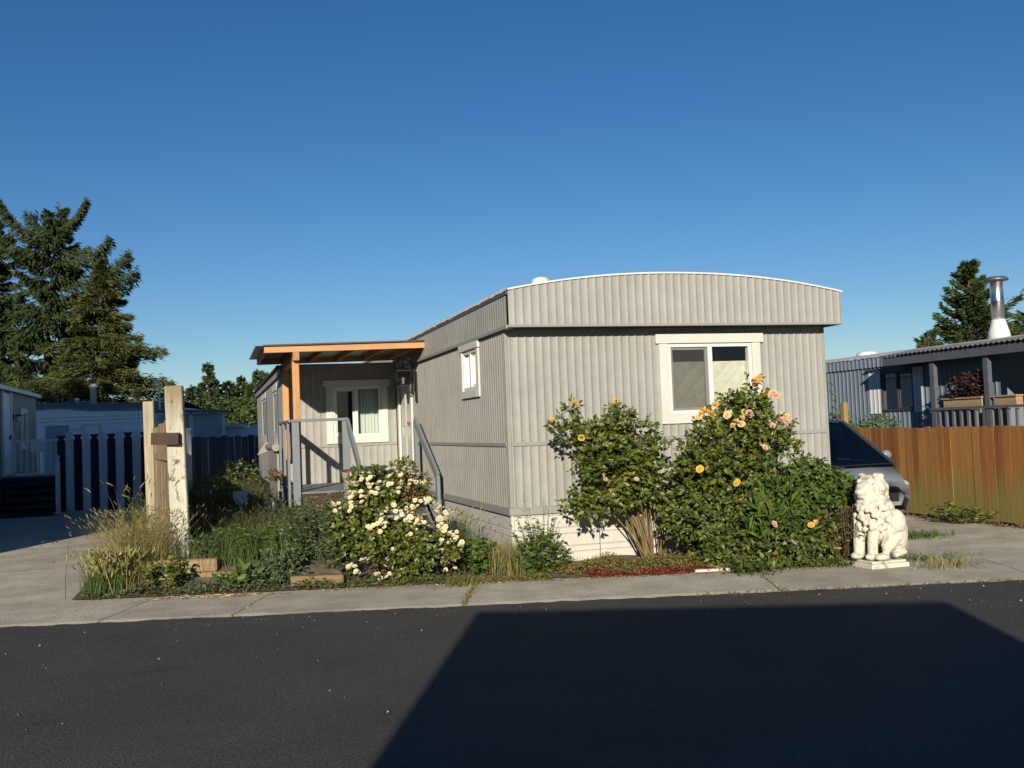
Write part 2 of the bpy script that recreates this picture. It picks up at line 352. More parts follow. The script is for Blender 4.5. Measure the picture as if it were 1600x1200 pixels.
def org(o):
    v = Vector((0, 0, 0))
    while o is not None: v = v + o.location; o = o.parent
    return v
def new_mesh(name, v, f, mats, mi=None, smooth=False):
    me = bpy.data.meshes.new(name)
    if isinstance(v, np.ndarray):
        nv = len(v); me.vertices.add(nv); me.vertices.foreach_set('co', v.astype(np.float32).ravel())
        k = f.shape[1]; me.loops.add(f.size); me.loops.foreach_set('vertex_index', f.astype(np.int32).ravel())
        me.polygons.add(len(f)); me.polygons.foreach_set('loop_start', np.arange(0, f.size, k, dtype=np.int32))
        me.polygons.foreach_set('loop_total', np.full(len(f), k, dtype=np.int32))
        me.update(calc_edges=True)
    else:
        me.from_pydata(v, [], f); me.update()
    if not isinstance(mats, (list, tuple)): mats = [mats]
    for m in mats: me.materials.append(m)
    if mi is not None and len(mats) > 1: me.polygons.foreach_set('material_index', np.array(mi, dtype=np.int32))
    if smooth: me.polygons.foreach_set('use_smooth', np.ones(len(me.polygons), dtype=bool))
    return me
def tag(o, label=None, cat=None, group=None, kind=None):
    if label: o['label'] = label
    if cat: o['category'] = cat
    if group: o['group'] = group
    if kind: o['kind'] = kind
    return o
def build(name, mb, m, parent=None, smooth=False, bevel=0.0, loc=None, kind=None, label=None, auto=False):
    v = [Vector(p) for p in mb.v]
    if mb.xf is not None: v = [mb.xf @ p for p in v]
    base = org(parent) if parent is not None else Vector((0, 0, 0))
    if loc is None: loc = base
    loc = Vector(loc)
    v = [tuple(p - loc) for p in v]
    me = new_mesh(name, v, mb.f, m, mb.m, smooth)
    o = bpy.data.objects.new(name, me); COL.objects.link(o)
    o.location = loc - base
    if parent is not None: o.parent = parent
    if bevel:
        b = o.modifiers.new('bevel', 'BEVEL'); b.width = bevel; b.segments = 1; b.limit_method = 'ANGLE'
    if kind: o['kind'] = kind
    if label: o['label'] = label
    return o
def build_np(name, v, f, m, parent=None, kind=None, smooth=False, loc=None):
    base = org(parent) if parent is not None else Vector((0, 0, 0))
    loc = base if loc is None else Vector(loc)
    me = new_mesh(name, v - np.array(loc), f, m, smooth=smooth)
    o = bpy.data.objects.new(name, me); COL.objects.link(o); o.location = loc - base
    if parent is not None: o.parent = parent
    if kind: o['kind'] = kind
    return o
def thing(name, label, cat, loc, group=None):
    o = bpy.data.objects.new(name, None); COL.objects.link(o); o.location = loc; o.empty_display_size = .2
    return tag(o, label, cat, group)
def place(name, me, parent, wloc, rot=(0, 0, 0), sc=1.0):
    """one more object sharing a mesh"""
    o = bpy.data.objects.new(name, me); COL.objects.link(o)
    base = org(parent) if parent is not None else Vector((0, 0, 0))
    o.location = Vector(wloc) - base; o.rotation_euler = rot; o.scale = (sc,) * 3 if not hasattr(sc, '__len__') else sc
    if parent is not None: o.parent = parent
    return o
def copy_tree(o, parent=None):
    c = o.copy(); COL.objects.link(c)
    if parent is not None: c.parent = parent
    for ch in list(o.children): copy_tree(ch, c)
    return c

# ------------------------------------------------------------------ the ground
ROAD_A = Vector((-5.15, -1.14, 0)); RT = Vector((.9687, -.2482, 0)); RN = Vector((.2482, .9687, 0))
def rp(t, n, z=0): p = ROAD_A + RT * t + RN * n; return Vector((p.x, p.y, z))
mb = MB(); mb.add([(-400, -400, -.06), (400, -400, -.06), (400, 400, -.06), (-400, 400, -.06)], [(0, 1, 2, 3)])
tag(build('ground', mb, dirt), kind='structure')
from mathutils import noise as mn
v = []; f = []; ts = [-60, -20] + [-10 + .04 * k for k in range(700)] + [30, 60]       # ragged asphalt edge lapping the concrete
for t_ in ts:
    e_ = mn.noise(Vector((t_ * 4, .3, 0))) * .6 + mn.noise(Vector((t_ * 13, 2.3, 0))) * .4
    v += [tuple(rp(t_, -11, -.016)), tuple(rp(t_, -.35, -.016)), tuple(rp(t_, .07, -.0085 + .0055 * e_))]
for k in range(len(ts) - 1):
    for i in range(2): f.append((k * 3 + i, (k + 1) * 3 + i, (k + 1) * 3 + i + 1, k * 3 + i + 1))
mb = MB(); mb.add(v, f); tag(build('road', mb, asphalt), kind='structure')

def slab(parent, pts, z=0.0, t=.1, lip=None):
    """concrete slab from a polygon; the first edge rolls down to the road when lip is given"""
    g = .006
    pts = [Vector((p[0], p[1], 0)) for p in pts]
    c = sum(pts, Vector((0, 0, 0))) / len(pts)
    top = [Vector((p[0], p[1], z)) + (Vector((c.x, c.y, 0)) - Vector((p[0], p[1], 0))).normalized() * g for p in pts]
    n = len(top); m = MB()
    if lip:
        e = [top[0] - RN * 0 + Vector((0, 0, -lip)), top[1] + Vector((0, 0, -lip))]
        a = top[0] + RN * .09; b = top[1] + RN * .09
        ring = [a, b] + top[2:]
        m.add(e + ring, [(0, 1, 3, 2), tuple(range(2, 2 + n))])
        low = [Vector((p.x, p.y, z - t)) for p in e + top[2:]]
        allv = e + top[2:]
        m.add(allv + low, [(i, (i + 1) % n, n + (i + 1) % n, n + i) for i in range(n)])
    else:
        m.prism([Vector((p.x, p.y, z - t)) for p in top], (0, 0, t))
    return build('concrete_slab', m, concrete, parent, loc=(c.x, c.y, z))
pav = tag(bpy.data.objects.new('pavement', None), kind='structure'); COL.objects.link(pav); pav.location = rp(5, .6)
js = [-7.5, -5.0, -2.6, -.05 + .9, 2.05, 4.15, 7.1, 9.6, 12.2, 15]
WID = 1.28
for i in range(len(js) - 1):
    t0, t1 = js[i], js[i + 1]
    sk0 = .0 if i else 0
    slab(pav, [rp(t0 + .0, 0.0), rp(t1, 0.0), rp(t1 + .13, WID + .12), rp(t0 + .13, WID + .12)], 0, .1, lip=.012)
drv = tag(bpy.data.objects.new('driveway', None), kind='structure'); COL.objects.link(drv); drv.location = (-6.3, 6, 0)
def yline(x): # back edge of pavement at x
    t = (x - ROAD_A.x - RN.x * WID) / RT.x
    return rp(t, WID).y
for a, b in ((None, 3.0), (3.0, 7.6), (7.6, 12), (12, 16.5)):
    pts = [(-8.1, yline(-8.1) + .13 if a is None else a + .25), (-4.45, yline(-4.45) + .13 if a is None else a), (-4.45 if b < 8 else -4.6, b), (-8.1, b + .25)]
    slab(drv, pts, -.004)
drv2 = tag(bpy.data.objects.new('driveway', None), kind='structure'); COL.objects.link(drv2); drv2.location = (5.6, 2, 0)
for a, b in ((None, -.35), (-.35, 3.4), (3.4, 8), (8, 14)):
    x0 = 4.0 if b < 0 else 4.3
    slab(drv2, [(x0 - (.5 if a is None else 0), yline(3.5) + .13 if a is None else a), (7.12, yline(7.12) + .13 if a is None else a), (7.12, b), (x0, b)], -.004)
# soil beds (one sheet with lumps)
def grid_sheet(name, poly_fn, x0, x1, y0, y1, nx, ny, zfn, m, kind='structure'):
    xs = np.linspace(x0, x1, nx); ys = np.linspace(0, 1, ny); v = []; f = []
    for i, x in enumerate(xs):
        a, b = poly_fn(x)
        for t in ys: y = a + (b - a) * t; v.append((x, y, zfn(x, y)))
    for i in range(nx - 1):
        for j in range(ny - 1): f.append((i * ny + j, (i + 1) * ny + j, (i + 1) * ny + j + 1, i * ny + j + 1))
    mb = MB(); mb.add(v, f); return tag(build(name, mb, m, smooth=True), kind=kind)
from mathutils import noise as mn
nzf = lambda x, y, s=3: mn.noise(Vector((x * s, y * s, 1.7)))
grid_sheet('garden_soil', lambda x: (yline(x) + .04 + .05 * nzf(x, 0, 6), .05 if x > -.1 else 3.2), -1.95, 3.55, 0, 0, 70, 24,
           lambda x, y: .012 + .03 * (nzf(x, y) + .5) * min(1, max(0, (y - yline(x)) * 3)) - (.03 if (-.95 < x < -.15 and y < .1) else 0), soil)
grid_sheet('planter_soil', lambda x: (yline(x) + .03 + .05 * nzf(x, 0, 6), 2.6), -4.72, -1.96, 0, 0, 50, 40,
           lambda x, y: .012 + .17 * min(1, max(0, (y - yline(x) - .5) * 2.5)) * min(1, max(0, (x + 4.7) * 2)) + .03 * nzf(x, y) * min(1, max(0, (y - yline(x)) * 3)), soil)
grid_sheet('yard_ground', lambda x: (2.55, 22), -4.55, 0, 0, 0, 40, 60, lambda x, y: .05 + .12 * max(0, 1 - (y - 2.55)) + .05 * nzf(x, y, 1.5), soil)

# ------------------------------------------------------------------ windows
def window(parent, o, u, n, u0, u1, z0, z1, casing=.1, head=.05, frame=.045, depth=.035, split=.5, left_screen=False, blind=None, name='window', apron=0.0,
           cmat=None, fmat=None, back=.9, sash=True, rec=0.0, fo=.018):
    """window filling the wall opening u0..u1, z0..z1; parts are sub-parts of the window"""
    cmat = cmat or white
    o = Vector(o); u = Vector(u).normalized(); n = Vector(n).normalized()
    def bx(mb, a, b, c, d, n0, n1):
        v = [];
        for uu in (a, b):
            for nn in (n0 + (rec if n0 > -.2 else 0), n1 + (rec if n1 > -.2 else 0)):
                for zz in (c, d): p = o + u * uu + n * nn; v.append((p.x, p.y, zz))
        mb.add(v, [(0, 1, 3, 2), (4, 6, 7, 5), (0, 4, 5, 1), (2, 3, 7, 6), (0, 2, 6, 4), (1, 5, 7, 3)])
    c = casing; D = depth
    w = MB()                                              # vinyl frame
    bx(w, u0, u0 + frame, z0, z1, -.06, fo); bx(w, u1 - frame, u1, z0, z1, -.06, fo)
    bx(w, u0 + frame, u1 - frame, z0, z0 + frame, -.06, fo); bx(w, u0 + frame, u1 - frame, z1 - frame, z1, -.06, fo)
    us = u0 + (u1 - u0) * split
    bx(w, us - .03, us + .03, z0 + frame, z1 - frame, -.05, fo - .002)
    fmat = fmat or vinyl
    wn_ = build(name, w, fmat, parent, bevel=.003)
    k = MB()
    bx(k, u0 - c, u0 - .001, z0 - c, z1 + .001, .008, D); bx(k, u1 + .001, u1 + c, z0 - c, z1 + .001, .008, D)
    bx(k, u0 - .001, u1 + .001, z0 - c, z0 - .001, .008, D + .002)
    if head: bx(k, u0 - c - head, u1 + c + head, z1 + .001, z1 + c, .008, D + .012)
    else: bx(k, u0 - c, u1 + c, z1 + .001, z1 + c, .008, D + .003)
    if apron: bx(k, u0 - c, u1 + c, z0 - c - apron, z0 - c - .002, .008, D + .006)
    build('casing', k, cmat, wn_, bevel=.004)
    f2 = frame + .001
    if sash:
        q = MB(); a, b, e, d = u0 + f2, us - .031, z0 + f2, z1 - f2
        s = .032
        bx(q, a, a + s, e, d, -.035, -.008); bx(q, b - s, b, e, d, -.035, -.008); bx(q, a + s, b - s, e, e + s, -.035, -.008); bx(q, a + s, b - s, d - s, d, -.035, -.008)
        build('sash', q, fmat, wn_, bevel=.002)
    def pane(a, b, nn, m, nm):
        q = MB(); v = [o + u * x + n * (nn + rec) for x in (a, b, b, a)]; zz = (z0 + frame, z0 + frame, z1 - frame, z1 - frame)
        q.add([(p.x, p.y, z) for p, z in zip(v, zz)], [(0, 1, 2, 3)]); return build(nm, q, m, wn_)
    pane(u0 + frame, us - .03, fo - .038 if fo > .01 else fo - .003, glass, 'pane'); pane(us + .03, u1 - frame, fo - .046 if fo > .01 else fo - .003, glass, 'pane')
    if left_screen: pane(u0 + frame, us - .03, -.004, screen, 'insect_screen')
    r = MB()                                              # dark room behind the glass
    bx(r, u0 - .25, u1 + .25, z0 - .4, z1 + .2, -back, -back + .01)
    bx(r, u0 - .26, u0 - .25, z0 - .4, z1 + .2, -back, -.07); bx(r, u1 + .25, u1 + .26, z0 - .4, z1 + .2, -back, -.07)
    bx(r, u0 - .25, u1 + .25, z1 + .2, z1 + .21, -back, -.07); bx(r, u0 - .25, u1 + .25, z0 - .41, z0 - .4, -back, -.07)
    build('room', r, interior, wn_)
    return wn_, bx

def wall_with_openings(mb, o, u, n, u0, u1, z0, z1, holes, **kw):
    """ribbed wall with rectangular holes [(a,b,c,d)]"""
    hs = sorted(holes); cur = u0
    for a, b, c, d in hs:
        if d <= z0 or c >= (z1 if not callable(z1) else 9): continue
        if a > cur: mb.corr(o, u, n, cur, a, z0, z1, **kw)
        if c > z0: mb.corr(o, u, n, a, b, z0, c, **kw)
        zt = z1 if callable(z1) else z1
        if callable(z1) or d < z1: mb.corr(o, u, n, a, b, d, z1, **kw)
        cur = b
    if cur < u1: mb.corr(o, u, n, cur, u1, z0, z1, **kw)

# ------------------------------------------------------------------ the grey mobile home
W = 4.27; LEN = 17.2; ZS, ZT, ZB, ZF, ZR = .585, .675, 1.384, 2.748, 3.17
home = thing('mobile_home', 'grey ribbed metal mobile home with arched front and white framed windows behind the rose bushes', 'mobile home', (2.1, 6, 0))
archf = lambda t: ZR + .205 * (1 - abs((t - W / 2) / (W / 2 + .04)) ** 2.1)
FO = .26                                                   # fascia overhang at the front
# front wall
FX = (1, 0, 0); FN = (0, -1, 0); O0 = (0, 0, 0)
fh = [(2.06, 3.215, 1.69, 2.555)]
mb = MB(); wall_with_openings(mb, O0, FX, FN, .035, W - .03, ZB + .045, 2.80, fh)
build('front_upper_siding', mb, siding, home, smooth=True)
mb = MB(); mb.corr(O0, FX, FN, .035, W - .03, ZT, ZB)
build('front_lower_siding', mb, siding, home, smooth=True)
# side wall (x = 0), u runs along +y
SX = (0, 1, 0); SN = (-1, 0, 0)
DOOR = (5.72, 6.78, .86, 2.76)
sh = [(1.23, 1.98, 2.115, 2.645), DOOR]
mb = MB(); wall_with_openings(mb, O0, SX, SN, .035, 7.0, ZB + .045, ZF, sh)
build('side_upper_siding', mb, siding, home, smooth=True)
mb = MB(); mb.corr(O0, SX, SN, .035, DOOR[0], ZT, ZB); mb.corr(O0, SX, SN, DOOR[1], 7.0, ZT, ZB)
build('side_lower_siding', mb, siding, home, smooth=True)
mb = MB(); mb.add([(W, 0, ZS), (W, LEN, ZS), (W, LEN, ZR), (W, 0, ZR)], [(0, 1, 2, 3)]); mb.add([(0.02, LEN, ZS), (W, LEN, ZS), (W, LEN, ZR), (0.02, LEN, ZR)], [(0, 1, 2, 3)])
mb.add([(0, 7, ZF), (0, LEN, ZF), (0, LEN, ZS), (0, 7, ZS)], [(0, 1, 2, 3)])
build('hidden_wall', mb, siding, home)
# corner posts, belts, base trims
for x0, x1 in ((-.012, .036), (W - .036, W + .012)):
    mb = MB(); mb.box(x0, x1, -.014, .033, ZT, ZF - .002); build('corner_trim', mb, trimgrey, home, bevel=.006)
mb = MB(); mb.box(.037, W - .037, -.02, .0, ZB, ZB + .045); mb.box(-.02, .0, .037, 5.6, ZB, ZB + .045)
build('belt_trim', mb, trimgrey, home, bevel=.004)
mb = MB(); mb.box(-.018, W + .018, -.022, 0, ZS, ZT - .001); mb.box(-.022, 0, .001, 7.0, ZS, ZT - .001)
build('base_trim', mb, trimgrey, home, bevel=.004)
# skirting: horizontal moulded panels
prof = [(.585, .0), (.57, .006), (.555, .0), (.42, .004), (.41, -.012), (.40, .006), (.345, .010), (.335, -.010), (.325, .004), (.2, .007), (.19, -.012), (.18, .006), (.13, .010), (.12, -.01), (.11, .004), (.0, .006), (-.05, .006)]
def skirt_panel(o, u, n, a, b):
    m = MB(); o = Vector(o); u = Vector(u); n = Vector(n); v = []; f = []
    for t in (a + .004, b - .004):
        for z, d in prof: p = o + u * t + n * (d + .004); v.append((p.x, p.y, z))
    k = len(prof)
    for i in range(k - 1): f.append((i, k + i, k + i + 1, i + 1))
    m.add(v, f); build('skirting_panel', m, skirt, home)
for i in range(4): skirt_panel((0, .02, 0), FX, FN, .03 + i * 1.055, .03 + (i + 1) * 1.055)
for i in range(6): skirt_panel((.02, 0, 0), SX, SN, .03 + i * 1.16, .03 + (i + 1) * 1.16)
for x0, x1 in ((-.006, .03), (W - .03, W + .002)):
    mb = MB(); mb.box(x0, x1, -.006, .03, -.05, ZS - .001); build('skirting_corner', mb, skirt, home, bevel=.003)
mb = MB(); mb.add([(W, 0, -.05), (W, LEN, -.05), (W, LEN, ZS), (W, 0, ZS)], [(0, 1, 2, 3)]); build('far_skirting', mb, skirt, home)
# fascia: front with arched top, side
mb = MB(); mb.corr((0, -FO, 0), FX, FN, -.02, W + .11, ZF + .028, lambda t: archf(t)); build('front_fascia', mb, siding, home, smooth=True)
mb = MB(); mb.corr((-.03, 0, 0), SX, SN, -FO + .01, LEN, ZF + .028, ZR - .02, depth=.007); build('side_fascia', mb, siding, home, smooth=True)
mb = MB(); mb.add([(W + .11, -FO, ZF), (W + .11, LEN, ZF), (W + .11, LEN, ZR), (W + .11, -FO, ZR)], [(0, 1, 2, 3)]); build('far_fascia', mb, siding, home)
mb = MB(); mb.box(-.032, W + .115, -FO - .014, -FO + .01, ZF, ZF + .03); mb.box(-.052, -.028, -FO + .011, LEN, ZF - .012, ZF + .03); build('fascia_drip_edge', mb, trimgrey, home, bevel=.003)
mb = MB(); mb.add([(-.03, -FO + .01, ZF + .006), (W + .11, -FO + .01, ZF + .006), (W + .11, .02, ZF + .006), (-.03, .02, ZF + .006)], [(0, 1, 2, 3)])
mb.add([(W, 0, ZF + .01), (W + .11, 0, ZF + .01), (W + .11, LEN, ZF + .01), (W, LEN, ZF + .01)], [(0, 1, 2, 3)]); build('soffit', mb, mat('shade_darkened_soffit', (.05, .046, .04), .8), home)  # soffit colour darkened to deepen the shade band under the fascia
mb = MB(); mb.box(-.014, .036, -FO + .012, -.002, ZF - .008, ZF + .004); build('soffit_corner', mb, trimgrey, home)
# roof sheet with a rough coated edge
nx, ny = 36, 90; v = []; f = []
for i in range(nx + 1):
    t = -.035 + (W + .17) * i / nx
    for j in range(ny + 1):
        y = -FO - .02 + (LEN + .1) * j / ny
        v.append((t, y, archf(min(max(t, -.03), W + .1)) + .008 + (.012 * abs(mn.noise(Vector((t * 3, y * 9, 3)))) if i < 3 or j == 0 else 0)))
for i in range(nx):
    for j in range(ny): f.append((i * (ny + 1) + j, (i + 1) * (ny + 1) + j, (i + 1) * (ny + 1) + j + 1, i * (ny + 1) + j + 1))
mb = MB(); mb.add(v, f)
# drips of coating over the side edge
v = []; f = []; K = 300
for j in range(K + 1):
    y = -FO - .02 + (LEN + .1) * j / K; h = .012 + .03 * max(0, mn.noise(Vector((y * 5, 2, 0)))) + .02 * max(0, mn.noise(Vector((y * 17, 5, 0))))
    v += [(-.046, y, ZR + .035 + .012 * mn.noise(Vector((y * 11, 0, 4)))), (-.05, y, ZR + .012 - h)]
for j in range(K): f.append((2 * j, 2 * j + 1, 2 * j + 3, 2 * j + 2))
mb.add(v, f)
build('roof', mb, roofw, home)
mb = MB(); mb.box(-.045, -.03, -FO - .012, LEN, ZR - .045, ZR - .006); build('gutter_strip', mb, mat('dark_edge_metal', (.1, .1, .09), .5), home)
vs = []
for i in range(41):
    t = -.03 + (W + .16) * i / 40; vs.append(t)
mb = MB()
for a, b in zip(vs[:-1], vs[1:]):
    za, zb = archf(a) + .002, archf(b) + .002
    mb.add([(a, -FO - .022, za), (b, -FO - .022, zb), (b, -FO - .022, zb + .02), (a, -FO - .022, za + .02), (a, -FO + .0, za + .022), (b, -FO + .0, zb + .022)], [(0, 1, 2, 3), (3, 2, 5, 4)])
build('roof_edge_strip', mb, paintedsteel, home)
mb = MB(); mb.lathe((1.47, 2.96, 3.33), [(.11, 0), (.11, .36), (.14, .37), (.145, .42), (.13, .47), (.07, .5), (.01, .51)], 20); build('roof_vent', mb, roofw, home, smooth=True)
# windows
wn1, bx = window(home, O0, FX, FN, 2.06, 3.215, 1.69, 2.555, casing=.115, head=.045, split=.5, left_screen=True)
bm_ = MB()
nx, nz = 90, 60; v = []; f = []
for i in range(nx + 1):
    for j in range(nz + 1):
        x = 2.0 + 1.27 * i / nx; z = 1.6 + .735 * j / nz
        jn = .9 * nzf(x, z, 3); q = .013 * min(abs(math.sin((x + z) * 15 + jn)), abs(math.sin((x - z) * 15 + jn))) ** .7 + .005 * nzf(x, z, 9)
        v.append((x, .085 - q + .012 * math.sin(x * 5), z))
for i in range(nx):
    for j in range(nz): f.append((i * (nz + 1) + j, (i + 1) * (nz + 1) + j, (i + 1) * (nz + 1) + j + 1, i * (nz + 1) + j + 1))
bm_.add(v, f); build('quilted_blind', bm_, mat('pale_quilted_paper', (.6, .59, .48), .8, .1, 6, bump=.6, bscale=30), wn1, smooth=True)
wn2, bx = window(home, O0, SX, SN, 1.23, 1.98, 2.115, 2.645, casing=.1, head=.03, split=.5, apron=.0)
m_ = MB(); bx(m_, 1.2, 1.6, 2.05, 2.7, -.12, -.11); build('curtain', m_, green_curtain, wn2)
m_ = MB(); bx(m_, 1.6, 2.0, 2.05, 2.7, -.11, -.10); build('curtain', m_, mat('dark_grey_curtain', (.12, .115, .1), .8, .1, 5), wn2)
# door on the side wall under the porch cover
mb = MB(); mb.box(.0, .05, DOOR[0], DOOR[1], DOOR[2], DOOR[3]); dr = build('door', mb, vinyl, home)
mb = MB(); mb.box(-.05, -.008, DOOR[0] - .12, DOOR[0] - .002, .8, DOOR[3] + .1); mb.box(-.05, -.008, DOOR[1] + .002, 6.93, .8, DOOR[3] + .1); mb.box(-.052, -.008, DOOR[0] - .001, DOOR[1] + .001, DOOR[3] + .002, DOOR[3] + .1)
build('casing', mb, white, dr, bevel=.004)
mb = MB()
for z0, z1 in ((1.0, 1.55), (1.7, 2.6)):
    for y0, y1 in ((DOOR[0] + .12, DOOR[0] + .47), (DOOR[0] + .58, DOOR[0] + .94)):
        mb.box(-.012, .0, y0, y1, z0, z1)
build('panel', mb, white, dr, bevel=.008)
mb = MB(); mb.sphere((-.06, DOOR[0] + .08, 1.75), (.03, .03, .03)); mb.tube([(0, DOOR[0] + .08, 1.75), (-.05, DOOR[0] + .08, 1.75)], .012); build('handle', mb, copper, dr, smooth=True)
# rear room that stands out to the left
YR = 7.0; XR = -2.07; ZE = 2.86
rh = [(-1.2 - .0, -.33, 1.56, 2.46)]
mb = MB(); wall_with_openings(mb, (0, YR, 0), FX, FN, XR + .03, -.055, ZB + .045, ZE - .1, rh, pitch=.125, depth=.012); build('rear_room_upper_siding', mb, siding, home, smooth=True)
mb = MB(); mb.corr((0, YR, 0), FX, FN, XR + .03, -.055, .5, ZB, pitch=.125, depth=.012); build('rear_room_lower_siding', mb, siding, home, smooth=True)
lh = [(8.45, 9.55, 1.6, 2.5), (12.5, 14.2, 1.6, 2.5)]
mb = MB(); wall_with_openings(mb, (XR, 0, 0), SX, SN, YR + .0, LEN, ZS, ZE - .15, lh, pitch=.2, depth=.006); build('rear_room_side_siding', mb, siding, home, smooth=True)
mb = MB(); mb.box(XR - .012, XR + .03, YR - .012, YR + .03, .5, ZE - .15); mb.box(XR + .031, -.055, YR - .02, YR, ZB, ZB + .045); build('rear_room_trim', mb, trimgrey, home, bevel=.004)
mb = MB(); mb.box(XR - .03, -.056, YR - .035, YR - .002, ZE - .11, ZE + .02); mb.box(XR - .05, XR - .003, YR - .035, LEN, ZE - .16, ZE); build('rear_room_fascia', mb, trimgrey, home, bevel=.004)
mb = MB(); mb.add([(XR - .08, YR - .05, ZE + .005), (0, YR - .05, ZE + .025), (0, LEN, ZE + .02), (XR - .08, LEN, ZE)], [(0, 1, 2, 3)]); mb.box(XR - .09, XR - .05, YR - .05, LEN, ZE - .03, ZE + .012); build('rear_room_roof', mb, mat('dark_roof_felt', (.06, .055, .05), .8), home)
wn3, bx = window(home, (0, YR, 0), FX, FN, -1.2, -.33, 1.56, 2.46, casing=.12, head=.05, split=.48)
m_ = MB(); v = []; f = []
for i in range(31):
    x = -.78 + .48 * i / 30; yy = YR + .16 + .02 * math.sin(i * 1.7) + .01 * math.sin(i * .6)
    v += [(x, yy, 1.5), (x, yy, 2.5)]
for i in range(30): f.append((2 * i, 2 * i + 2, 2 * i + 3, 2 * i + 1))
m_.add(v, f); build('curtain', m_, lace, wn3, smooth=True)
window(home, (XR, 0, 0), SX, SN, 8.45, 9.55, 1.6, 2.5, casing=.13, head=.04, back=.5, depth=.010, rec=.010, sash=False, frame=.07, fo=.003)
window(home, (XR, 0, 0), SX, SN, 12.5, 14.2, 1.6, 2.5, casing=.13, head=.04, back=.5, depth=.010, rec=.010, sash=False, frame=.07, fo=.003)
mb = MB(); mb.tube([(XR - .14, 7.05, 1.42), (XR - .14, 9.6, 1.42)], .07, 12); mb.prism([(XR - .36, 9.55, 1.26), (XR - .12, 9.55, 1.34), (XR - .12, 9.55, 1.5), (XR - .2, 9.55, 1.5)], (0, .04, 0)); build('gutter_pipe', mb, trimgrey, home, smooth=False)
for k in range(5):
    mb = MB(); y0 = 7.05 + k * .5; mb.box(XR - .13, XR - .09, y0, y0 + .485, .35 + .06 * (k % 2), 1.31); build('skirting_board', mb, trimgrey, home, bevel=.003)

# ------------------------------------------------------------------ porch cover
cover = thing('porch_cover', 'new cedar porch cover with corrugated metal roof over the side door', 'porch roof', (-1.2, 5.6, 2.9))
YF, YB, XL, XRR = 4.42, 6.94, -2.5, -.055
ZC = 2.98
zr = lambda x, y: ZC + .018 * (x - XL) + 0.0 * y
mb = MB(); mb.beam((XL, YF, zr(XL, 0) - .05), (.02, YF, zr(.02, 0) - .05), .04, .1); build('fascia_board', mb, cedarh, cover, bevel=.004)
for i, x in enumerate((XL + .02, -2.08, -1.6, -1.12, -.64, -.16)):
    mb = MB(); z = zr(x, 0) - .05; mb.beam((x, YF + .022, z), (x, YB, z), .04, .095); build('rafter', mb, cedary, cover, loc=(x, YF, z), bevel=.003)
mb = MB(); mb.beam((XL, YB + .02, zr(XL, 0) - .05), (-.06, YB + .02, zr(-.06, 0) - .05), .04, .1); build('ledger_board', mb, cedarh, cover)
mb = MB(); mb.beam((-2.03, YF - .03, ZC - .158), (-2.03, YB, ZC - .158), .1, .13); build('beam', mb, cedary, cover, bevel=.005)
for y in (4.56, 6.8):
    mb = MB(); mb.box(-2.085, -1.98, y - .05, y + .05, .72 if y < 5 else 1.2, ZC - .225); build('post', mb, cedar, cover, loc=(-2.03, y, 1), bevel=.006)
# corrugated sheet: waves run along x (ridges along y is wrong for this roof: ribs seen end-on at the left edge)
v = []; f = []; n = 180
for j in range(n + 1):
    y = YF - .05 + (YB - YF + .1) * j / n; dz = .009 * math.sin(j / n * 2 * math.pi * 36)
    for x in (XL - .13, .0): v.append((x, y, zr(x, 0) + .012 + dz))
for j in range(n): f.append((2 * j, 2 * j + 1, 2 * j + 3, 2 * j + 2))
mb = MB(); mb.add(v, f); o = build('corrugated_roofing', mb, metalunder, cover, smooth=True)
sd_ = o.modifiers.new('thickness', 'SOLIDIFY'); sd_.thickness = .004
mb = MB(); mb.beam((XL - .02, YF - .035, zr(XL, 0) + .012), (.02, YF - .035, zr(.02, 0) + .012), .05, .022); build('edge_flashing', mb, rusttop, cover)

# ------------------------------------------------------------------ wooden porch with rails and steps
porch = thing('wooden_porch', 'blue-grey painted porch deck with railings and steps below the cedar cover', 'porch', (-1.1, 5.5, 0))
DZ = .75
for k in range(18):
    y0 = 4.44 + k * .141
    mb = MB(); mb.box(-2.12, -.07, y0, y0 + .135, DZ - .035, DZ); build('deck_board', mb, deckpaint, porch, loc=(-1.1, y0, DZ), bevel=.003)
mb = MB(); mb.box(-2.06, -1.47, 4.47, 4.49, .0, DZ - .037); build('skirt_panel', mb, brownpanel, porch)
mb = MB(); mb.box(-1.465, -.1, 4.455, 4.475, .0, DZ - .037); build('skirt_panel', mb, brownpanel, porch)
mb = MB(); mb.box(-2.08, -2.06, 4.5, 6.9, .0, DZ - .037); build('skirt_panel', mb, brownpanel, porch)
def rail(a, b, w, h, nm='rail', m=railpaint, up_=(0, 0, 1)):
    mb = MB(); mb.beam(a, b, w, h, up_); return build(nm, mb, m, porch, bevel=.004)
def rpost(x, y, z0, z1, wx=.09, wy=.04, nm='rail_post'):
    mb = MB(); mb.box(x - wx / 2, x + wx / 2, y - wy / 2, y + wy / 2, z0, z1); return build(nm, mb, railpaint, porch, bevel=.004)
RZ = 1.84
rail((-2.14, 4.45, RZ), (-1.27, 4.45, RZ), .14, .04, 'top_rail', deckpaint)
rail((-2.1, 4.52, RZ - .002), (-2.1, 6.9, RZ - .002), .14, .04, 'top_rail', deckpaint)
rpost(-2.07, 4.42, .55, RZ - .021, .11)
rpost(-2.15, 4.9, .5, RZ - .021, .04, .12); rpost(-2.15, 5.8, .5, RZ - .021, .04, .12); rpost(-2.15, 6.8, .5, RZ - .021, .04, .12)
rpost(-1.31, 4.42, .4, RZ - .021, .11)
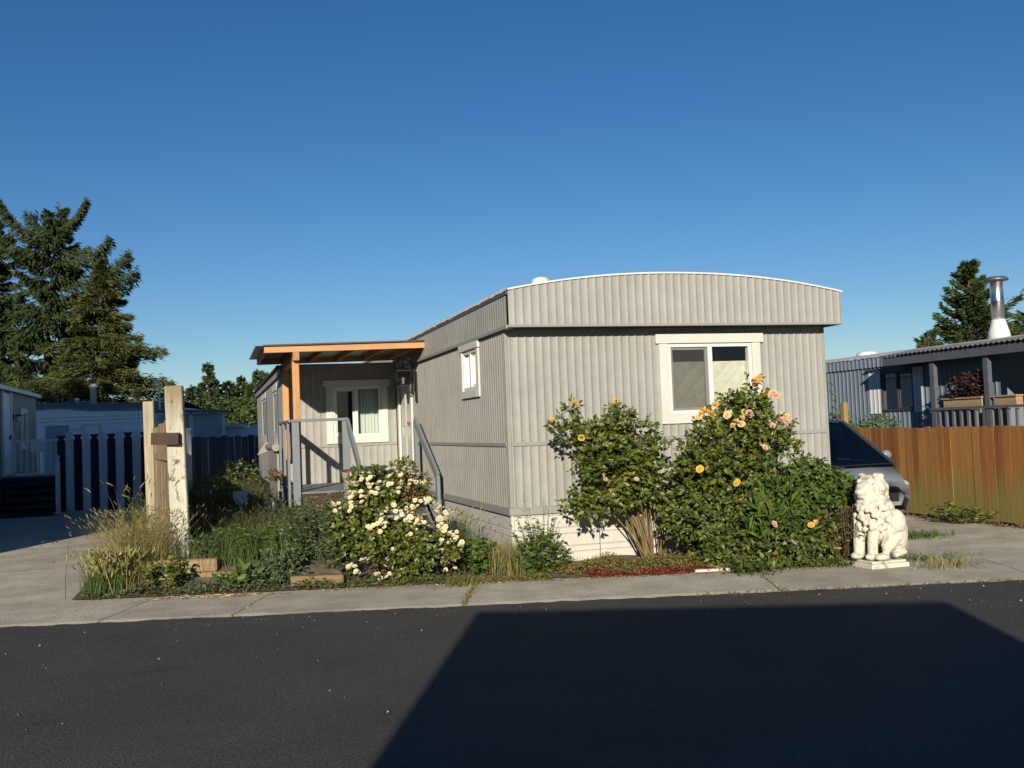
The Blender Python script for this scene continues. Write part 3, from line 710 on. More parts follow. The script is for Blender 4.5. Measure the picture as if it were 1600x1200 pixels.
# stair rails run down towards the road
rail((-1.28, 4.40, RZ - .05), (-1.26, 3.05, .92), .045, .14, 'stair_rail'); rpost(-1.26, 3.08, .1, 1.0, .05, .1)
rail((-.16, 4.75, RZ - .05), (-.14, 3.25, .93), .045, .14, 'stair_rail'); rpost(-.16, 4.72, .45, RZ - .06, .05, .1); rpost(-.14, 3.27, .08, .95, .05, .11)
for k, (y, z) in enumerate(((4.2, .56), (3.86, .38), (3.52, .2))):
    mb = MB(); mb.box(-1.22, -.2, y - .15, y + .2, z - .04, z); build('tread', mb, deckpaint, porch, loc=(-.7, y, z), bevel=.003)
for x in (-1.2, -.22):
    mb = MB(); mb.prism([(x, 4.43, .70), (x, 4.43, .30), (x, 3.55, .0), (x, 3.3, .0), (x, 3.3, .17)], (.035, 0, 0)); build('stringer', mb, railpaint, porch)

# ------------------------------------------------------------------ lanterns
def lantern(name, label, c, wt, wb, h, m_frame, m_glass, hang=False, roof=.12):
    t = thing(name, label, 'lantern', c)
    x, y, z = c
    cage = MB(); a = wt / 2; b = wb / 2; top = [(x + i * a, y + j * a, z + h) for i, j in ((-1, -1), (1, -1), (1, 1), (-1, 1))]; bot = [(x + i * b, y + j * b, z) for i, j in ((-1, -1), (1, -1), (1, 1), (-1, 1))]
    for k in range(4):
        cage.beam(bot[k], top[k], .018, .018); cage.beam(top[k], top[(k + 1) % 4], .02, .022); cage.beam(bot[k], bot[(k + 1) % 4], .018, .02)
    build('cage', cage, m_frame, t)
    for k in range(4):
        p = [Vector(q) for q in (bot[k], bot[(k + 1) % 4], top[(k + 1) % 4], top[k])]; g = MB(); g.add(p, [(0, 1, 2, 3)]); build('pane', g, m_glass, t)
    r = MB()
    apex = (x, y, z + h + roof); r.add([(x + i * a * 1.06, y + j * a * 1.06, z + h + .012) for i, j in ((-1, -1), (1, -1), (1, 1), (-1, 1))] + [apex], [(0, 1, 4), (1, 2, 4), (2, 3, 4), (3, 0, 4), (3, 2, 1, 0)])
    build('cap', r, m_frame, t)
    return t
lt = lantern('wall_lantern', 'black iron wall lantern with scroll bracket beside the white door', (-.24, 5.2, 2.37), .25, .17, .24, black, smoke, roof=.07)
mb = MB(); mb.tube([(-.24, 5.2, 2.67), (-.24, 5.2, 2.75), (-.2, 5.2, 2.8), (-.1, 5.2, 2.76), (-.05, 5.2, 2.66), (-.05, 5.2, 2.3)], .012, 6)
mb.tube([(-.24, 5.2, 2.75), (-.3, 5.2, 2.72), (-.33, 5.2, 2.78), (-.3, 5.2, 2.83), (-.27, 5.2, 2.81)], .009, 6); mb.box(-.04, -.02, 5.14, 5.26, 2.1, 2.6); build('scroll_bracket', mb, black, lt)
mb = MB(); mb.tube([(-.24, 5.2, 2.4), (-.24, 5.2, 2.5)], .02, 8); build('bulb', mb, vinyl, lt)
gl = lantern('post_lantern', 'copper framed lantern with frosted panes on a brown post in the white roses', (-1.42, 2.85, .835), .25, .16, .26, copper, frost, roof=.035)
gl.rotation_euler = (0, 0, R_(14))
mb = MB(); mb.box(-1.6 + .13, -1.6 + .24, 2.8, 2.9, 0, .832); o = build('lamp_post', mb, mat('brown_post_paint', (.2, .11, .05), .7, .2, 8, grain=2), gl)

# ------------------------------------------------------------------ weathered fence end by the driveway
gate = thing('weathered_fence', 'short weathered plank fence with tall pale posts at the left driveway', 'fence', (-3.85, 2.4, 0))
mb = MB(); mb.box(-.105, .105, -.08, .08, -.15, 2.08)
p = build('post', mb, postw, None, bevel=.012); p.parent = gate; p.location = (.17, -.6, .2); p.rotation_euler = (0, R_(-1.2), R_(-6))
mb = MB(); mb.box(-.075, .075, -.06, .06, -.2, 2.0)
p = build('post', mb, postfar, None, bevel=.01); p.parent = gate; p.location = (-.3, 2.1, .2); p.rotation_euler = (0, R_(-.6), R_(-6))
for k in range(9):
    t = k / 8; ytop = 1.92 + .02 * random.uniform(-1, 1) - .12 * t; x = -3.70 - .38 * t; y = 2.05 + 2.25 * t
    mb = MB(); mb.box(-.011, .011, -.118, .118, 0, ytop - .08)
    p = build('plank', mb, weath, None, bevel=.003); p.parent = gate; p.location = (x + 3.85 + random.uniform(-.006, .006), y - 2.4, .1); p.rotation_euler = (R_(random.uniform(-.6, .6)), 0, R_(9.6))
mb = MB(); mb.beam((-3.99, 1.72, 1.64), (-3.67, 1.66, 1.63), .09, .145); build('cross_board', mb, darkboard, gate, bevel=.004)
mb = MB(); mb.beam((-3.78, 1.9, .28), (-4.1, 4.3, .28), .04, .09); mb.beam((-3.76, 1.9, 1.4), (-4.08, 4.3, 1.4), .04, .09); build('back_rail', mb, weath, gate)

# planter timbers
tg = 'landscape timbers edging the left bed'
def timber_obj(a, b, z, w, h, label):
    a = Vector(a); b = Vector(b); c = (a + b) / 2
    L_ = (b - a).length; mb = MB(); mb.box(-L_ / 2, L_ / 2, -w / 2, w / 2, 0, h)
    o = build('landscape_timber', mb, timber, None, bevel=.012); o.location = (c.x, c.y, z); o.rotation_euler = (R_(random.uniform(-1.5, 1.5)), 0, math.atan2(b.y - a.y, b.x - a.x))
    return tag(o, label, 'timber', tg)
timber_obj((-4.0, .72), (-3.26, .5), .15, .12, .14, 'upper landscape timber at the foot of the pale post')
timber_obj((-3.6, .56), (-2.82, .33), .0, .12, .148, 'lower landscape timber sticking out to the right below the post')
timber_obj((-2.52, -.18), (-1.98, -.35), .0, .12, .12, 'short landscape timber left of the white rose bush')

# ------------------------------------------------------------------ right boundary fence
rf = thing('cedar_fence', 'mossy orange-brown cedar board fence along the right driveway', 'fence', (7.22, 3, 0))
bmeshes = []
for k in range(6):
    mb = MB(); h = 1.37 + random.uniform(-.012, .012); w = .138
    mb.box(-.01, .01, -w / 2, w / 2, 0.02, h)
    bmeshes.append(new_mesh('board', mb.v, mb.f, fencew))
for k in range(70):
    y = -2.0 + k * .145
    p = place('board', bmeshes[k % 6], rf, (7.22 + random.choice((0, .002, .009)), y, random.uniform(-.01, .01)), (R_(random.uniform(-.3, .3)), 0, R_(random.uniform(-1.5, 1.5))))
mb = MB(); mb.box(7.235, 7.275, -2.07, 8, .3, .39); mb.box(7.235, 7.275, -2.07, 8, 1.05, 1.14); build('rail', mb, fencew, rf)
mb = MB(); mb.box(7.28, 7.365, 3.95, 4.035, 0, 1.82); build('post', mb, mat('yellow_post', (.33, .22, .09), .7, .2, 8, grain=2), rf)

# ------------------------------------------------------------------ blue neighbour home on the right
nb = thing('mobile_home', 'blue ribbed mobile home with covered porch behind the cedar fence', 'mobile home', (13, 4, 0))
XW = 11.0
WXo, WXn = (XW, 0, 0), (-1, 0, 0)
mb = MB(); wall_with_openings(mb, WXo, SX, WXn, 4.3, 16, .6, 2.62, [(6.78, 7.8, 1.66, 2.5)], pitch=.15, depth=.018); mb.corr((XW + 1.6, 0, 0), SX, WXn, -4, 4.3, .6, 2.8, pitch=.15, depth=.018); mb.add([(XW, 4.3, .6), (XW + 1.6, 4.3, .6), (XW + 1.6, 4.3, 2.9), (XW, 4.3, 2.9)], [(0, 1, 2, 3)]); build('siding', mb, bluesid, nb, smooth=True)
mb = MB(); mb.corr((XW - .035, 0, 0), SX, WXn, -4, 16, 2.64, 2.87, pitch=.15, depth=.018); build('fascia', mb, bluesid, nb, smooth=True)
mb = MB(); mb.add([(XW, 16, .6), (15, 16, .6), (15, 16, 2.9), (XW, 16, 2.9)], [(0, 1, 2, 3)]); mb.add([(XW, -4, .6), (15, -4, .6), (15, -4, 2.9), (XW, -4, 2.9)], [(0, 1, 2, 3)]); mb.add([(15, -4, .6), (15, 16, .6), (15, 16, 2.9), (15, -4, 2.9)], [(0, 1, 2, 3)]); build('end_wall', mb, bluesid, nb)
mb = MB(); mb.box(XW - .02, 15, -4, 16, 0, .598); build('skirting', mb, bluesid, nb)
mb = MB(); v = []; f = []; K = 160
for j in range(K + 1):
    y = -4.05 + 20.1 * j / K; e = .012 * mn.noise(Vector((y * 6, 1, 1))) + .01 * math.sin(y * 22)
    for i, (x, z) in enumerate(((XW - .06, 2.86), (XW - .05, 2.895), (XW + .9, 3.03), (XW + 2, 3.08), (15.1, 2.9))): v.append((x, y, z + (e if i < 2 else 0)))
for j in range(K):
    for i in range(4): f.append((j * 5 + i, (j + 1) * 5 + i, (j + 1) * 5 + i + 1, j * 5 + i + 1))
mb.add(v, f); build('roof', mb, mat('galvanised_roof', (.5, .49, .47), .55, .25, 4, metal=.2), nb)
wv, bx = window(nb, WXo, SX, WXn, 6.78, 7.8, 1.66, 2.5, casing=.02, head=.0, back=.4, cmat=navy, fmat=mat('bronze_frame', (.06, .055, .05), .4), frame=.03)
m_ = MB()
for k in range(21): bx(m_, 6.8, 7.78, 1.68 + k * .04, 1.705 + k * .04, -.09, -.08)
build('blind', m_, mat('bronze_blind', (.07, .058, .04), .6), wv)
for a, b in ((7.83, 8.25), (6.42, 6.75)):
    mb = MB(); mb.corr((XW - .03, 0, 0), SX, WXn, a, b, 1.6, 2.56, pitch=.14, depth=.012); build('shutter', mb, paintedsteel, nb)
mb = MB(); mb.prism([(XW - .04, 6.4, 2.6), (XW - .1, 6.4, 2.59), (XW - .1, 6.4, 2.57), (XW - .04, 6.4, 2.57)], (0, 1.87, 0)); build('awning', mb, navy, nb)
mb = MB(); mb.lathe((12.2, 9.9, 2.93), [(.14, 0), (.14, .05), (.25, .07), (.27, .13), (.2, .2), (.05, .22)], 18); build('roof_vent', mb, paintedsteel, nb, smooth=True)
# stove pipe
mb = MB(); mb.lathe((12.0, 5.36, 2.98), [(.23, 0), (.2, .17), (.195, .19), (.14, .38), (.135, .42)], 20); ch = build('chimney', mb, paintedsteel, nb, smooth=True)
mb = MB(); mb.lathe((12.0, 5.36, 3.38), [(.125, 0), (.125, .4), (.13, .41), (.125, .42), (.125, .78), (.135, .8)], 24); build('flue_pipe', mb, steel, ch, smooth=True)
mb = MB(); mb.lathe((12.0, 5.36, 4.18), [(.15, 0), (.23, .015), (.235, .05), (.17, .09), (.03, .1)], 24); build('flue_cap', mb, mat('dull_cap_metal', (.18, .17, .16), .45, .1, 4, metal=.7), ch, smooth=True)
# porch
XP = 10.45
v = []; f = []; K = 400
for j in range(K + 1):
    y = -3.8 + 10.84 * j / K; d = .016 * math.sin(y * 2 * math.pi / .13)
    for x, z in ((XP - .09, 2.81), (XP + .3, 2.86), (XW + .1, 2.925)): v.append((x, y, z + d))
for j in range(K):
    for i in range(2): f.append((j * 3 + i, (j + 1) * 3 + i, (j + 1) * 3 + i + 1, j * 3 + i + 1))
mb = MB(); mb.add(v, f); build('porch_roofing', mb, shingle, nb, smooth=True)
mb = MB(); mb.box(XP - .03, XP + .02, -3.8, 7.0, 2.6, 2.78); mb.box(XP + .021, XW - .06, 6.94, 7.0, 2.62, 2.79); build('porch_fascia', mb, railblue, nb)
for y in (5.55, 4.1, 2.95, 1.2, -.6, -2.3):
    mb = MB(); mb.box(XP + .021, XP + .11, y - .06, y + .06, .3, 2.63); build('porch_post', mb, railblue, nb)
mb = MB(); mb.box(XP, XP + .14, -3.7, 5.62, 1.62, 1.67); build('porch_rail', mb, railblue, nb)
mb = MB(); mb.box(-.02, .02, -.028, .028, -.42, .42); bal = new_mesh('baluster', mb.v, mb.f, balus)
for k in range(42):
    y = 5.42 - k * .2
    if min(abs(y - q) for q in (5.55, 4.1, 2.95, 1.2, -.6, -2.3)) < .08: continue
    place('baluster', bal, nb, (XP + .045, y, 1.19))
mb = MB(); mb.box(XP + .02, XW - .01, 4.31, 5.1, .55, .6); mb.box(XP + .02, XW + 1.59, -3.7, 4.3, .601, .65); build('porch_deck', mb, railblue, nb)
def trough(y0, y1, lab):
    t = thing('planter_box', lab, 'planter', (XP + .12, (y0 + y1) / 2, 1.67), 'planter boxes on the blue porch rail')
    mb = MB(); x0, x1 = XP + .0, XP + .26
    for a, b, c, d in ((x0 + .03, x0 + .05, y0 + .03, y1 - .03), (x1 - .05, x1 - .03, y0 + .03, y1 - .03), (x0 + .05, x1 - .05, y0 + .03, y0 + .05), (x0 + .05, x1 - .05, y1 - .05, y1 - .03)): mb.box(a, b, c, d, 1.672, 1.82)
    mb.box(x0 + .05, x1 - .05, y0 + .05, y1 - .05, 1.672, 1.69)
    build('box', mb, tanwood, t)
    mb = MB(); mb.box(x0, x0 + .05, y0, y1, 1.821, 1.85); mb.box(x1 - .05, x1, y0, y1, 1.821, 1.85); mb.box(x0 + .051, x1 - .051, y0, y0 + .05, 1.821, 1.85); mb.box(x0 + .051, x1 - .051, y1 - .05, y1, 1.821, 1.85); build('rim', mb, tanwood, t)
    mb = MB(); mb.box(x0 + .05, x1 - .05, y0 + .05, y1 - .05, 1.75, 1.80); build('soil', mb, soil, t)
trough(4.22, 5.3, 'long tan planter box on the blue porch rail under dark red flowers')
trough(3.38, 3.95, 'short tan planter box on the blue porch rail right of the long one')

# ------------------------------------------------------------------ leaf and plant tools
def quads_fold(c, d, nrm, L, Wd, fold=.25):
    """folded diamond leaves -> verts, tri faces"""
    n = len(c); d = d / np.linalg.norm(d, axis=1, keepdims=True)
    s = np.cross(d, nrm); s /= np.linalg.norm(s, axis=1, keepdims=True) + 1e-9
    nn = np.cross(s, d)
    L = np.broadcast_to(np.asarray(L, float), (n,))[:, None]; Wd = np.broadcast_to(np.asarray(Wd, float), (n,))[:, None]
    b = c; t = c + d * L - nn * L * .12; m = c + d * L * .45
    l = m + s * Wd * .5 + nn * Wd * fold; r = m - s * Wd * .5 + nn * Wd * fold
    v = np.stack([b, r, t, l], 1).reshape(-1, 3)
    i = np.arange(n)[:, None] * 4
    f = np.concatenate([i + [[0, 1, 2]], i + [[0, 2, 3]]], 1).reshape(-1, 3)
    return v, f
def merge(parts):
    vs = []; fs = []; o = 0
    for v, f in parts: vs.append(v); fs.append(f + o); o += len(v)
    return np.concatenate(vs), np.concatenate(fs)
def rdir(n, zlo=-1, zhi=1, g=rng):
    z = g.uniform(zlo, zhi, n); t = g.uniform(0, 2 * np.pi, n); r = np.sqrt(1 - z * z)
    return np.stack([r * np.cos(t), r * np.sin(t), z], 1)
def in_clumps(clumps, n, shell=.55, g=rng):
    """points in a union of ellipsoids [(c, r)], denser towards the skin"""
    vol = np.array([np.prod(r) ** (2 / 3) for c, r in clumps]); k = g.choice(len(clumps), n, p=vol / vol.sum())
    C_ = np.array([c for c, r in clumps])[k]; Rr = np.array([r for c, r in clumps])[k]
    u = rdir(n, g=g); q = g.uniform(0, 1, n) ** (1 / (3 + 6 * shell))
    q = q * (1 + .16 * np.sin(u[:, 0] * 7 + u[:, 2] * 5 + k) * np.cos(u[:, 1] * 6 - k))
    return C_ + u * Rr * q[:, None], u
def compound(clumps, n, leaf=.05, per=5, g=rng, zmin=.03, upb=.6, wid=.68):
    p, u = in_clumps(clumps, n, g=g)
    p = p[p[:, 2] > zmin]; n = len(p)
    u = rdir(n, -.5, .8, g) * .7 + (p - np.mean(p, 0)) / (np.std(p, 0) * 2 + 1e-6) * .5
    ax = u / np.linalg.norm(u, axis=1, keepdims=True)
    out = []
    for k in range(per):
        side = 0 if k == per - 1 else (1 if k % 2 else -1); s = .25 + .75 * (k // 2 + 1) / ((per + 1) / 2)
        lat = np.cross(ax, rdir(n, .4, 1, g)); lat /= np.linalg.norm(lat, axis=1, keepdims=True) + 1e-9
        c = p + ax * leaf * 1.6 * s; d = ax * .6 + lat * side + g.normal(0, .25, (n, 3))
        nm = rdir(n, -.1, 1, g) + np.array([-.3, -.7, upb * .55])
        out.append(quads_fold(c, d, nm, leaf * g.uniform(.6, 1.25, n), leaf * wid * g.uniform(.7, 1.15, n), .18))
    return merge(out)
def scatter_clumps(env, n, r, seed, keep=()):
    g = np.random.default_rng(seed); p, u = in_clumps(env, n, .35, g)
    return [(tuple(a), tuple(np.array((1.0, .9, .85)) * r * g.uniform(.65, 1.3))) for a in p] + list(keep)
def simple_leaves(clumps, n, L, Wd, g=rng, zmin=.02, upb=.5, shell=.55, vert=0.0):
    p, u = in_clumps(clumps, n, shell, g); p = p[p[:, 2] > zmin]; n = len(p)
    d = rdir(n, -.6, .8, g) + np.array([0, 0, vert]); nm = rdir(n, -.1, 1, g) + np.array([-.3, -.7, upb * .6])
    return quads_fold(p, d, nm, L * g.uniform(.5, 1.3, n), Wd * g.uniform(.6, 1.2, n), .15)
def canes(mb, base, tips, r=.009, bow=.15, n=5):
    for t in tips:
        t = Vector(t); b = Vector(base) + Vector((random.uniform(-.07, .07), random.uniform(-.05, .05), 0))
        pts = []
        for i in range(5):
            s = i / 4; p = b.lerp(t, s); p.z = b.z + (t.z - b.z) * (s ** .8); p += Vector((random.uniform(-1, 1), random.uniform(-1, 1), 0)) * bow * .15 * s; pts.append(p)
        mb.tube(pts, [r, r * .9, r * .75, r * .55, r * .3], n, cap=False)
def blades(pts, h, lean, w, g=rng, bend=.5, nseg=2):
    n = len(pts); h = np.broadcast_to(np.asarray(h, float), (n,)); w = np.broadcast_to(np.asarray(w, float), (n,))
    a = g.uniform(0, 2 * np.pi, n); dx = np.stack([np.cos(a), np.sin(a), np.zeros(n)], 1)
    sdv = np.stack([-np.sin(a + .7), np.cos(a + .7), np.zeros(n)], 1)
    ln = (lean * g.uniform(.2, 1.4, n) * h)[:, None]
    z = np.zeros((n, 3)); z[:, 2] = 1
    m = pts + z * (h * .55)[:, None] + dx * ln * .35; t = pts + z * (h * (1 - .25 * lean))[:, None] + dx * ln
    W2 = (w / 2)[:, None]
    v = np.stack([pts - sdv * W2, pts + sdv * W2, m + sdv * W2 * .7, m - sdv * W2 * .7, t], 1).reshape(-1, 3)
    i = np.arange(n)[:, None] * 5
    f = np.concatenate([i + [[0, 1, 2]], i + [[0, 2, 3]], i + [[3, 2, 4]]], 1).reshape(-1, 3)
    return (v, f), t, dx
def seed_heads(tips, dx, L=.07, w=.012, g=rng, droop=.6):
    n = len(tips); d = dx * droop + np.array([0, 0, 1.0 - .7 * droop]) + g.normal(0, .15, (n, 3))
    out = []
    for k in range(3):
        out.append(quads_fold(tips - d * .01, d, rdir(n, -1, 1, g), L * g.uniform(.7, 1.3, n), w, .3))
    return merge(out)

def bloom_mesh(name, m, size=.05, rings=((.95, 6, .15), (.72, 5, .55), (.42, 4, 1.0)), seed=0):
    g = np.random.default_rng(seed); mb = MB()
    for R0, n, lift in rings:
        for k in range(n):
            a = 2 * math.pi * (k + g.uniform(-.2, .2)) / n + R0 * 3; r = size * R0; ca, sa = math.cos(a), math.sin(a)
            def P(u, w, z): return (ca * u - sa * w, sa * u + ca * w, z)
            z1 = size * lift * .75; wd = r * .95
            mb.add([P(r * .1, -wd * .2, 0), P(r * .1, wd * .2, 0), P(r * .65, wd * .55, z1 * .6), P(r * .65, -wd * .55, z1 * .6), P(r * (1.05 - .25 * lift), wd * .36, z1 + size * .12), P(r * (1.05 - .25 * lift), -wd * .36, z1 + size * .12 + g.uniform(-.1, .1) * size)],
                   [(0, 1, 2, 3), (3, 2, 4, 5)])
    return new_mesh(name, mb.v, mb.f, m)
def put_blooms(parent, meshes, pts, g=random, lo=.8, hi=1.2, nm='bloom'):
    for p in pts:
        d = Vector((g.uniform(-.7, .3), g.uniform(-1.1, .1), g.uniform(.25, 1))).normalized()
        q = Vector((0, 0, 1)).rotation_difference(d).to_euler()
        place(nm, g.choice(meshes), parent, p, q, g.uniform(lo, hi))

# ------------------------------------------------------------------ roses
# yellow rose, left of the window
yr = thing('rose_bush', 'tall dark-leaved rose bush with a few yellow blooms left of the front window', 'rose bush', (1.5, -.45, .02))
cl = [((.85, -.55, 1.33), (.36, .3, .27)), ((1.2, -.55, 1.36), (.32, .3, .28)), ((1.0, -.55, 1.06), (.42, .3, .25)), ((1.38, -.5, 1.14), (.26, .26, .28)), ((.9, -.58, .8), (.24, .2, .13)), ((1.3, -.55, .85), (.22, .2, .12))]
cl = scatter_clumps(cl, 38, .15, 44, [((.6, -.6, 1.66), (.08, .08, .15)), ((1.1, -.58, 1.66), (.05, .05, .14)), ((.42, -.62, 1.56), (.09, .08, .1)), ((.55, -.6, 1.45), (.12, .1, .12)), ((1.42, -.55, 1.52), (.1, .1, .1)), ((.78, -.62, .62), (.1, .1, .08)), ((.68, -.62, .74), (.09, .09, .07)), ((1.68, -.5, .68), (.09, .12, .2)), ((1.6, -.5, .9), (.1, .12, .12)), ((1.0, -.6, 1.2), (.24, .2, .2)), ((1.25, -.6, 1.05), (.2, .18, .16))])
v, f = compound(cl, 1350, .07, 5); build_np('foliage', v, f, leaf_rose, yr, 'stuff')
mb = MB(); random.seed(3)
canes(mb, (1.52, -.42, .0), [(random.uniform(.6, 1.55), random.uniform(-.75, -.35), random.uniform(.9, 1.5)) for _ in range(20)] + [(.34, -.64, 1.65), (.6, -.62, 1.84), (1.1, -.6, 1.84)], .011)
canes(mb, (1.68, -.4, .0), [(random.uniform(1.5, 1.8), random.uniform(-.7, -.35), random.uniform(.6, 1.1)) for _ in range(7)], .007)
build('canes', mb, cane_m, yr, smooth=True)
by = [bloom_mesh('bloom', yellow, .045, seed=i) for i in range(2)]; bp = [bloom_mesh('bloom', peach, .047, seed=5 + i) for i in range(3)]
bo = [bloom_mesh('bloom', orange, .05, seed=9 + i) for i in range(2)]; bk = [bloom_mesh('bloom', pink, .05, seed=12 + i) for i in range(2)]
put_blooms(yr, by, [(.32, -.66, 1.67), (.6, -.64, 1.86), (.57, -.88, 1.46), (1.1, -.62, 1.86)], lo=.75, hi=1.0)
put_blooms(yr, bk, [(.82, -.9, 1.0), (1.2, -.88, .98), (1.3, -.7, 1.62), (1.45, -.86, 1.1)], lo=.45, hi=.65)
# peach rose below the window
pr = thing('rose_bush', 'tallest rose bush with clusters of peach and orange blooms under the front window', 'rose bush', (2.6, -.9, .02))
cl = [((2.55, -.85, 1.33), (.5, .38, .3)), ((2.3, -.85, 1.2), (.38, .34, .32)), ((2.85, -.85, 1.25), (.3, .32, .32)), ((2.75, -.85, 1.62), (.24, .2, .2)), ((2.82, -.85, 1.86), (.11, .11, .17)), ((2.35, -.85, 1.56), (.2, .18, .14)), ((2.1, -.85, .98), (.36, .34, .3)), ((1.95, -.8, .7), (.24, .25, .3)), ((2.5, -.85, .9), (.5, .38, .3)), ((2.1, -.85, .42), (.2, .22, .25))]
cl = scatter_clumps(cl, 46, .16, 42, [((2.82, -.9, 1.93), (.08, .08, .16)), ((2.7, -.9, 1.8), (.12, .1, .1)), ((2.9, -.9, 1.7), (.1, .1, .14)), ((3.1, -.95, 1.5), (.12, .1, .12)), ((2.2, -.95, 1.62), (.1, .1, .09)), ((2.05, -.9, 1.2), (.16, .14, .12)), ((1.85, -.9, 1.12), (.12, .12, .1)), ((3.15, -.95, 1.25), (.12, .1, .14)), ((2.14, -.97, 1.52), (.13, .11, .12)), ((2.05, -.95, 1.38), (.16, .13, .12)), ((2.3, -.97, 1.4), (.18, .14, .14)), ((2.75, -.95, 1.2), (.2, .16, .16))])
v, f = compound(cl, 2000, .07, 5); build_np('foliage', v, f, leaf_rose, pr, 'stuff')
mb = MB(); canes(mb, (2.45, -.75, .0), [(random.uniform(2.0, 3.0), random.uniform(-1.05, -.65), random.uniform(1.0, 1.75)) for _ in range(18)], .011); canes(mb, (2.6, -.8, .1), [(2.88, -.9, 2.02), (2.95, -.88, 1.92), (2.2, -.9, 1.7)], .008); build('canes', mb, cane_m, pr, smooth=True)
put_blooms(pr, bo, [(2.84, -1.0, 2.1), (2.78, -1.02, 2.08), (2.8, -.98, 2.03), (2.13, -1.0, 1.75), (2.08, -1.04, 1.72), (2.18, -1.05, 1.72), (2.27, -1.0, 1.82), (2.92, -1.0, 1.93)], lo=.95, hi=1.25)
put_blooms(pr, bp, [(2.42, -1.05, 1.72), (2.36, -1.1, 1.70), (2.48, -1.1, 1.62), (2.42, -1.12, 1.58), (2.53, -1.1, 1.59), (2.6, -1.05, 1.72), (2.57, -1.06, 1.66), (3.02, -1.0, 1.94), (3.1, -1.0, 1.68), (3.16, -1.02, 1.66), (3.14, -1.06, 1.6), (2.04, -1.03, 1.69)], lo=.8, hi=1.05)
put_blooms(pr, bk, [(3.05, -1.02, 1.9), (3.2, -1.0, 1.6), (3.08, -1.06, 1.62), (2.93, -1.1, 1.56), (2.75, -1.2, 1.32), (3.26, -.98, 1.3), (2.64, -1.1, 1.7)], lo=.7, hi=1.1)
put_blooms(pr, by, [(1.94, -1.2, 1.12), (2.36, -1.25, .95)], lo=.9, hi=1.1)
pr.location += Vector((-.12, 0, -.05))
# white rose by the porch steps
wr = thing('rose_bush', 'rounded rose bush thick with creamy white blooms in front of the porch steps', 'rose bush', (-1.25, -.1, .02))
cl = [((-1.42, .05, .6), (.42, .4, .42)), ((-1.36, .05, .9), (.33, .32, .26)), ((-1.75, .0, .6), (.24, .3, .36)), ((-1.02, -.05, .5), (.24, .32, .36)), ((-1.3, -.25, .3), (.5, .28, .3)), ((-1.2, .1, 1.0), (.16, .18, .14))]
cl = scatter_clumps(cl, 48, .15, 43)
v, f = compound(cl, 1450, .062, 5); build_np('foliage', v, f, leaf_rose, wr, 'stuff')
v, f = simple_leaves([((-1.3, -.4, .22), (.5, .2, .2)), ((-1.15, -.1, 1.0), (.2, .2, .2))], 800, .05, .026); build_np('dry_leaves', v, f, leaf_brown, wr, 'stuff')
mb = MB(); canes(mb, (-1.25, 0, 0), [(random.uniform(-1.8, -.95), random.uniform(-.3, .3), random.uniform(.5, 1.1)) for _ in range(22)], .008)
canes(mb, (-1.0, .1, .8), [(-.9, 0, 1.3), (-.75, .05, 1.28), (-1.15, 0, 1.27), (-.95, .1, 1.35)], .004); build('canes', mb, cane_m, wr, smooth=True)
bc = [bloom_mesh('bloom', cream, .029, ((1.0, 6, .12), (.7, 5, .35), (.4, 4, .6)), seed=20 + i) for i in range(4)]
g_ = random.Random(5); pts = []
for cx, cz, n in [(-1.78, 1.06, 4), (-1.6, 1.1, 6), (-1.45, 1.06, 5), (-1.36, 1.16, 3), (-1.86, .92, 6), (-1.95, .84, 5), (-2.08, .8, 3), (-1.7, .92, 6), (-1.55, 1.0, 4), (-1.0, 1.14, 7), (-.88, 1.1, 6), (-1.08, 1.08, 4), (-1.2, 1.0, 3), (-1.42, .76, 8), (-1.3, .78, 5), (-1.05, .8, 5), (-.95, .85, 5), (-.78, .82, 5), (-.7, .78, 5), (-1.1, .66, 8), (-1.0, .62, 7), (-1.2, .7, 5), (-.85, .62, 4), (-.62, .62, 8), (-.55, .7, 6), (-.66, .54, 6), (-.48, .48, 6), (-.44, .4, 5), (-.4, .33, 4), (-.75, .46, 3), (-1.55, .62, 7), (-1.62, .58, 6), (-1.45, .6, 5), (-1.1, .46, 6), (-1.02, .42, 3), (-.88, .44, 4), (-1.9, .22, 5), (-1.82, .26, 4), (-1.98, .18, 3), (-1.55, .12, 4), (-1.46, .06, 3), (-1.4, .27, 2), (-.55, .2, 4), (-.6, .08, 3), (-1.2, .1, 2), (-.7, .3, 2)]:
    for _ in range(n): pts.append((-2.02 + (cx + 2.08) * .77 + g_.gauss(0, .04), -.42 + .25 * (cz - .3) + g_.gauss(0, .05), cz + g_.gauss(0, .035)))
put_blooms(wr, bc, pts[:290], g_, .75, 1.15)

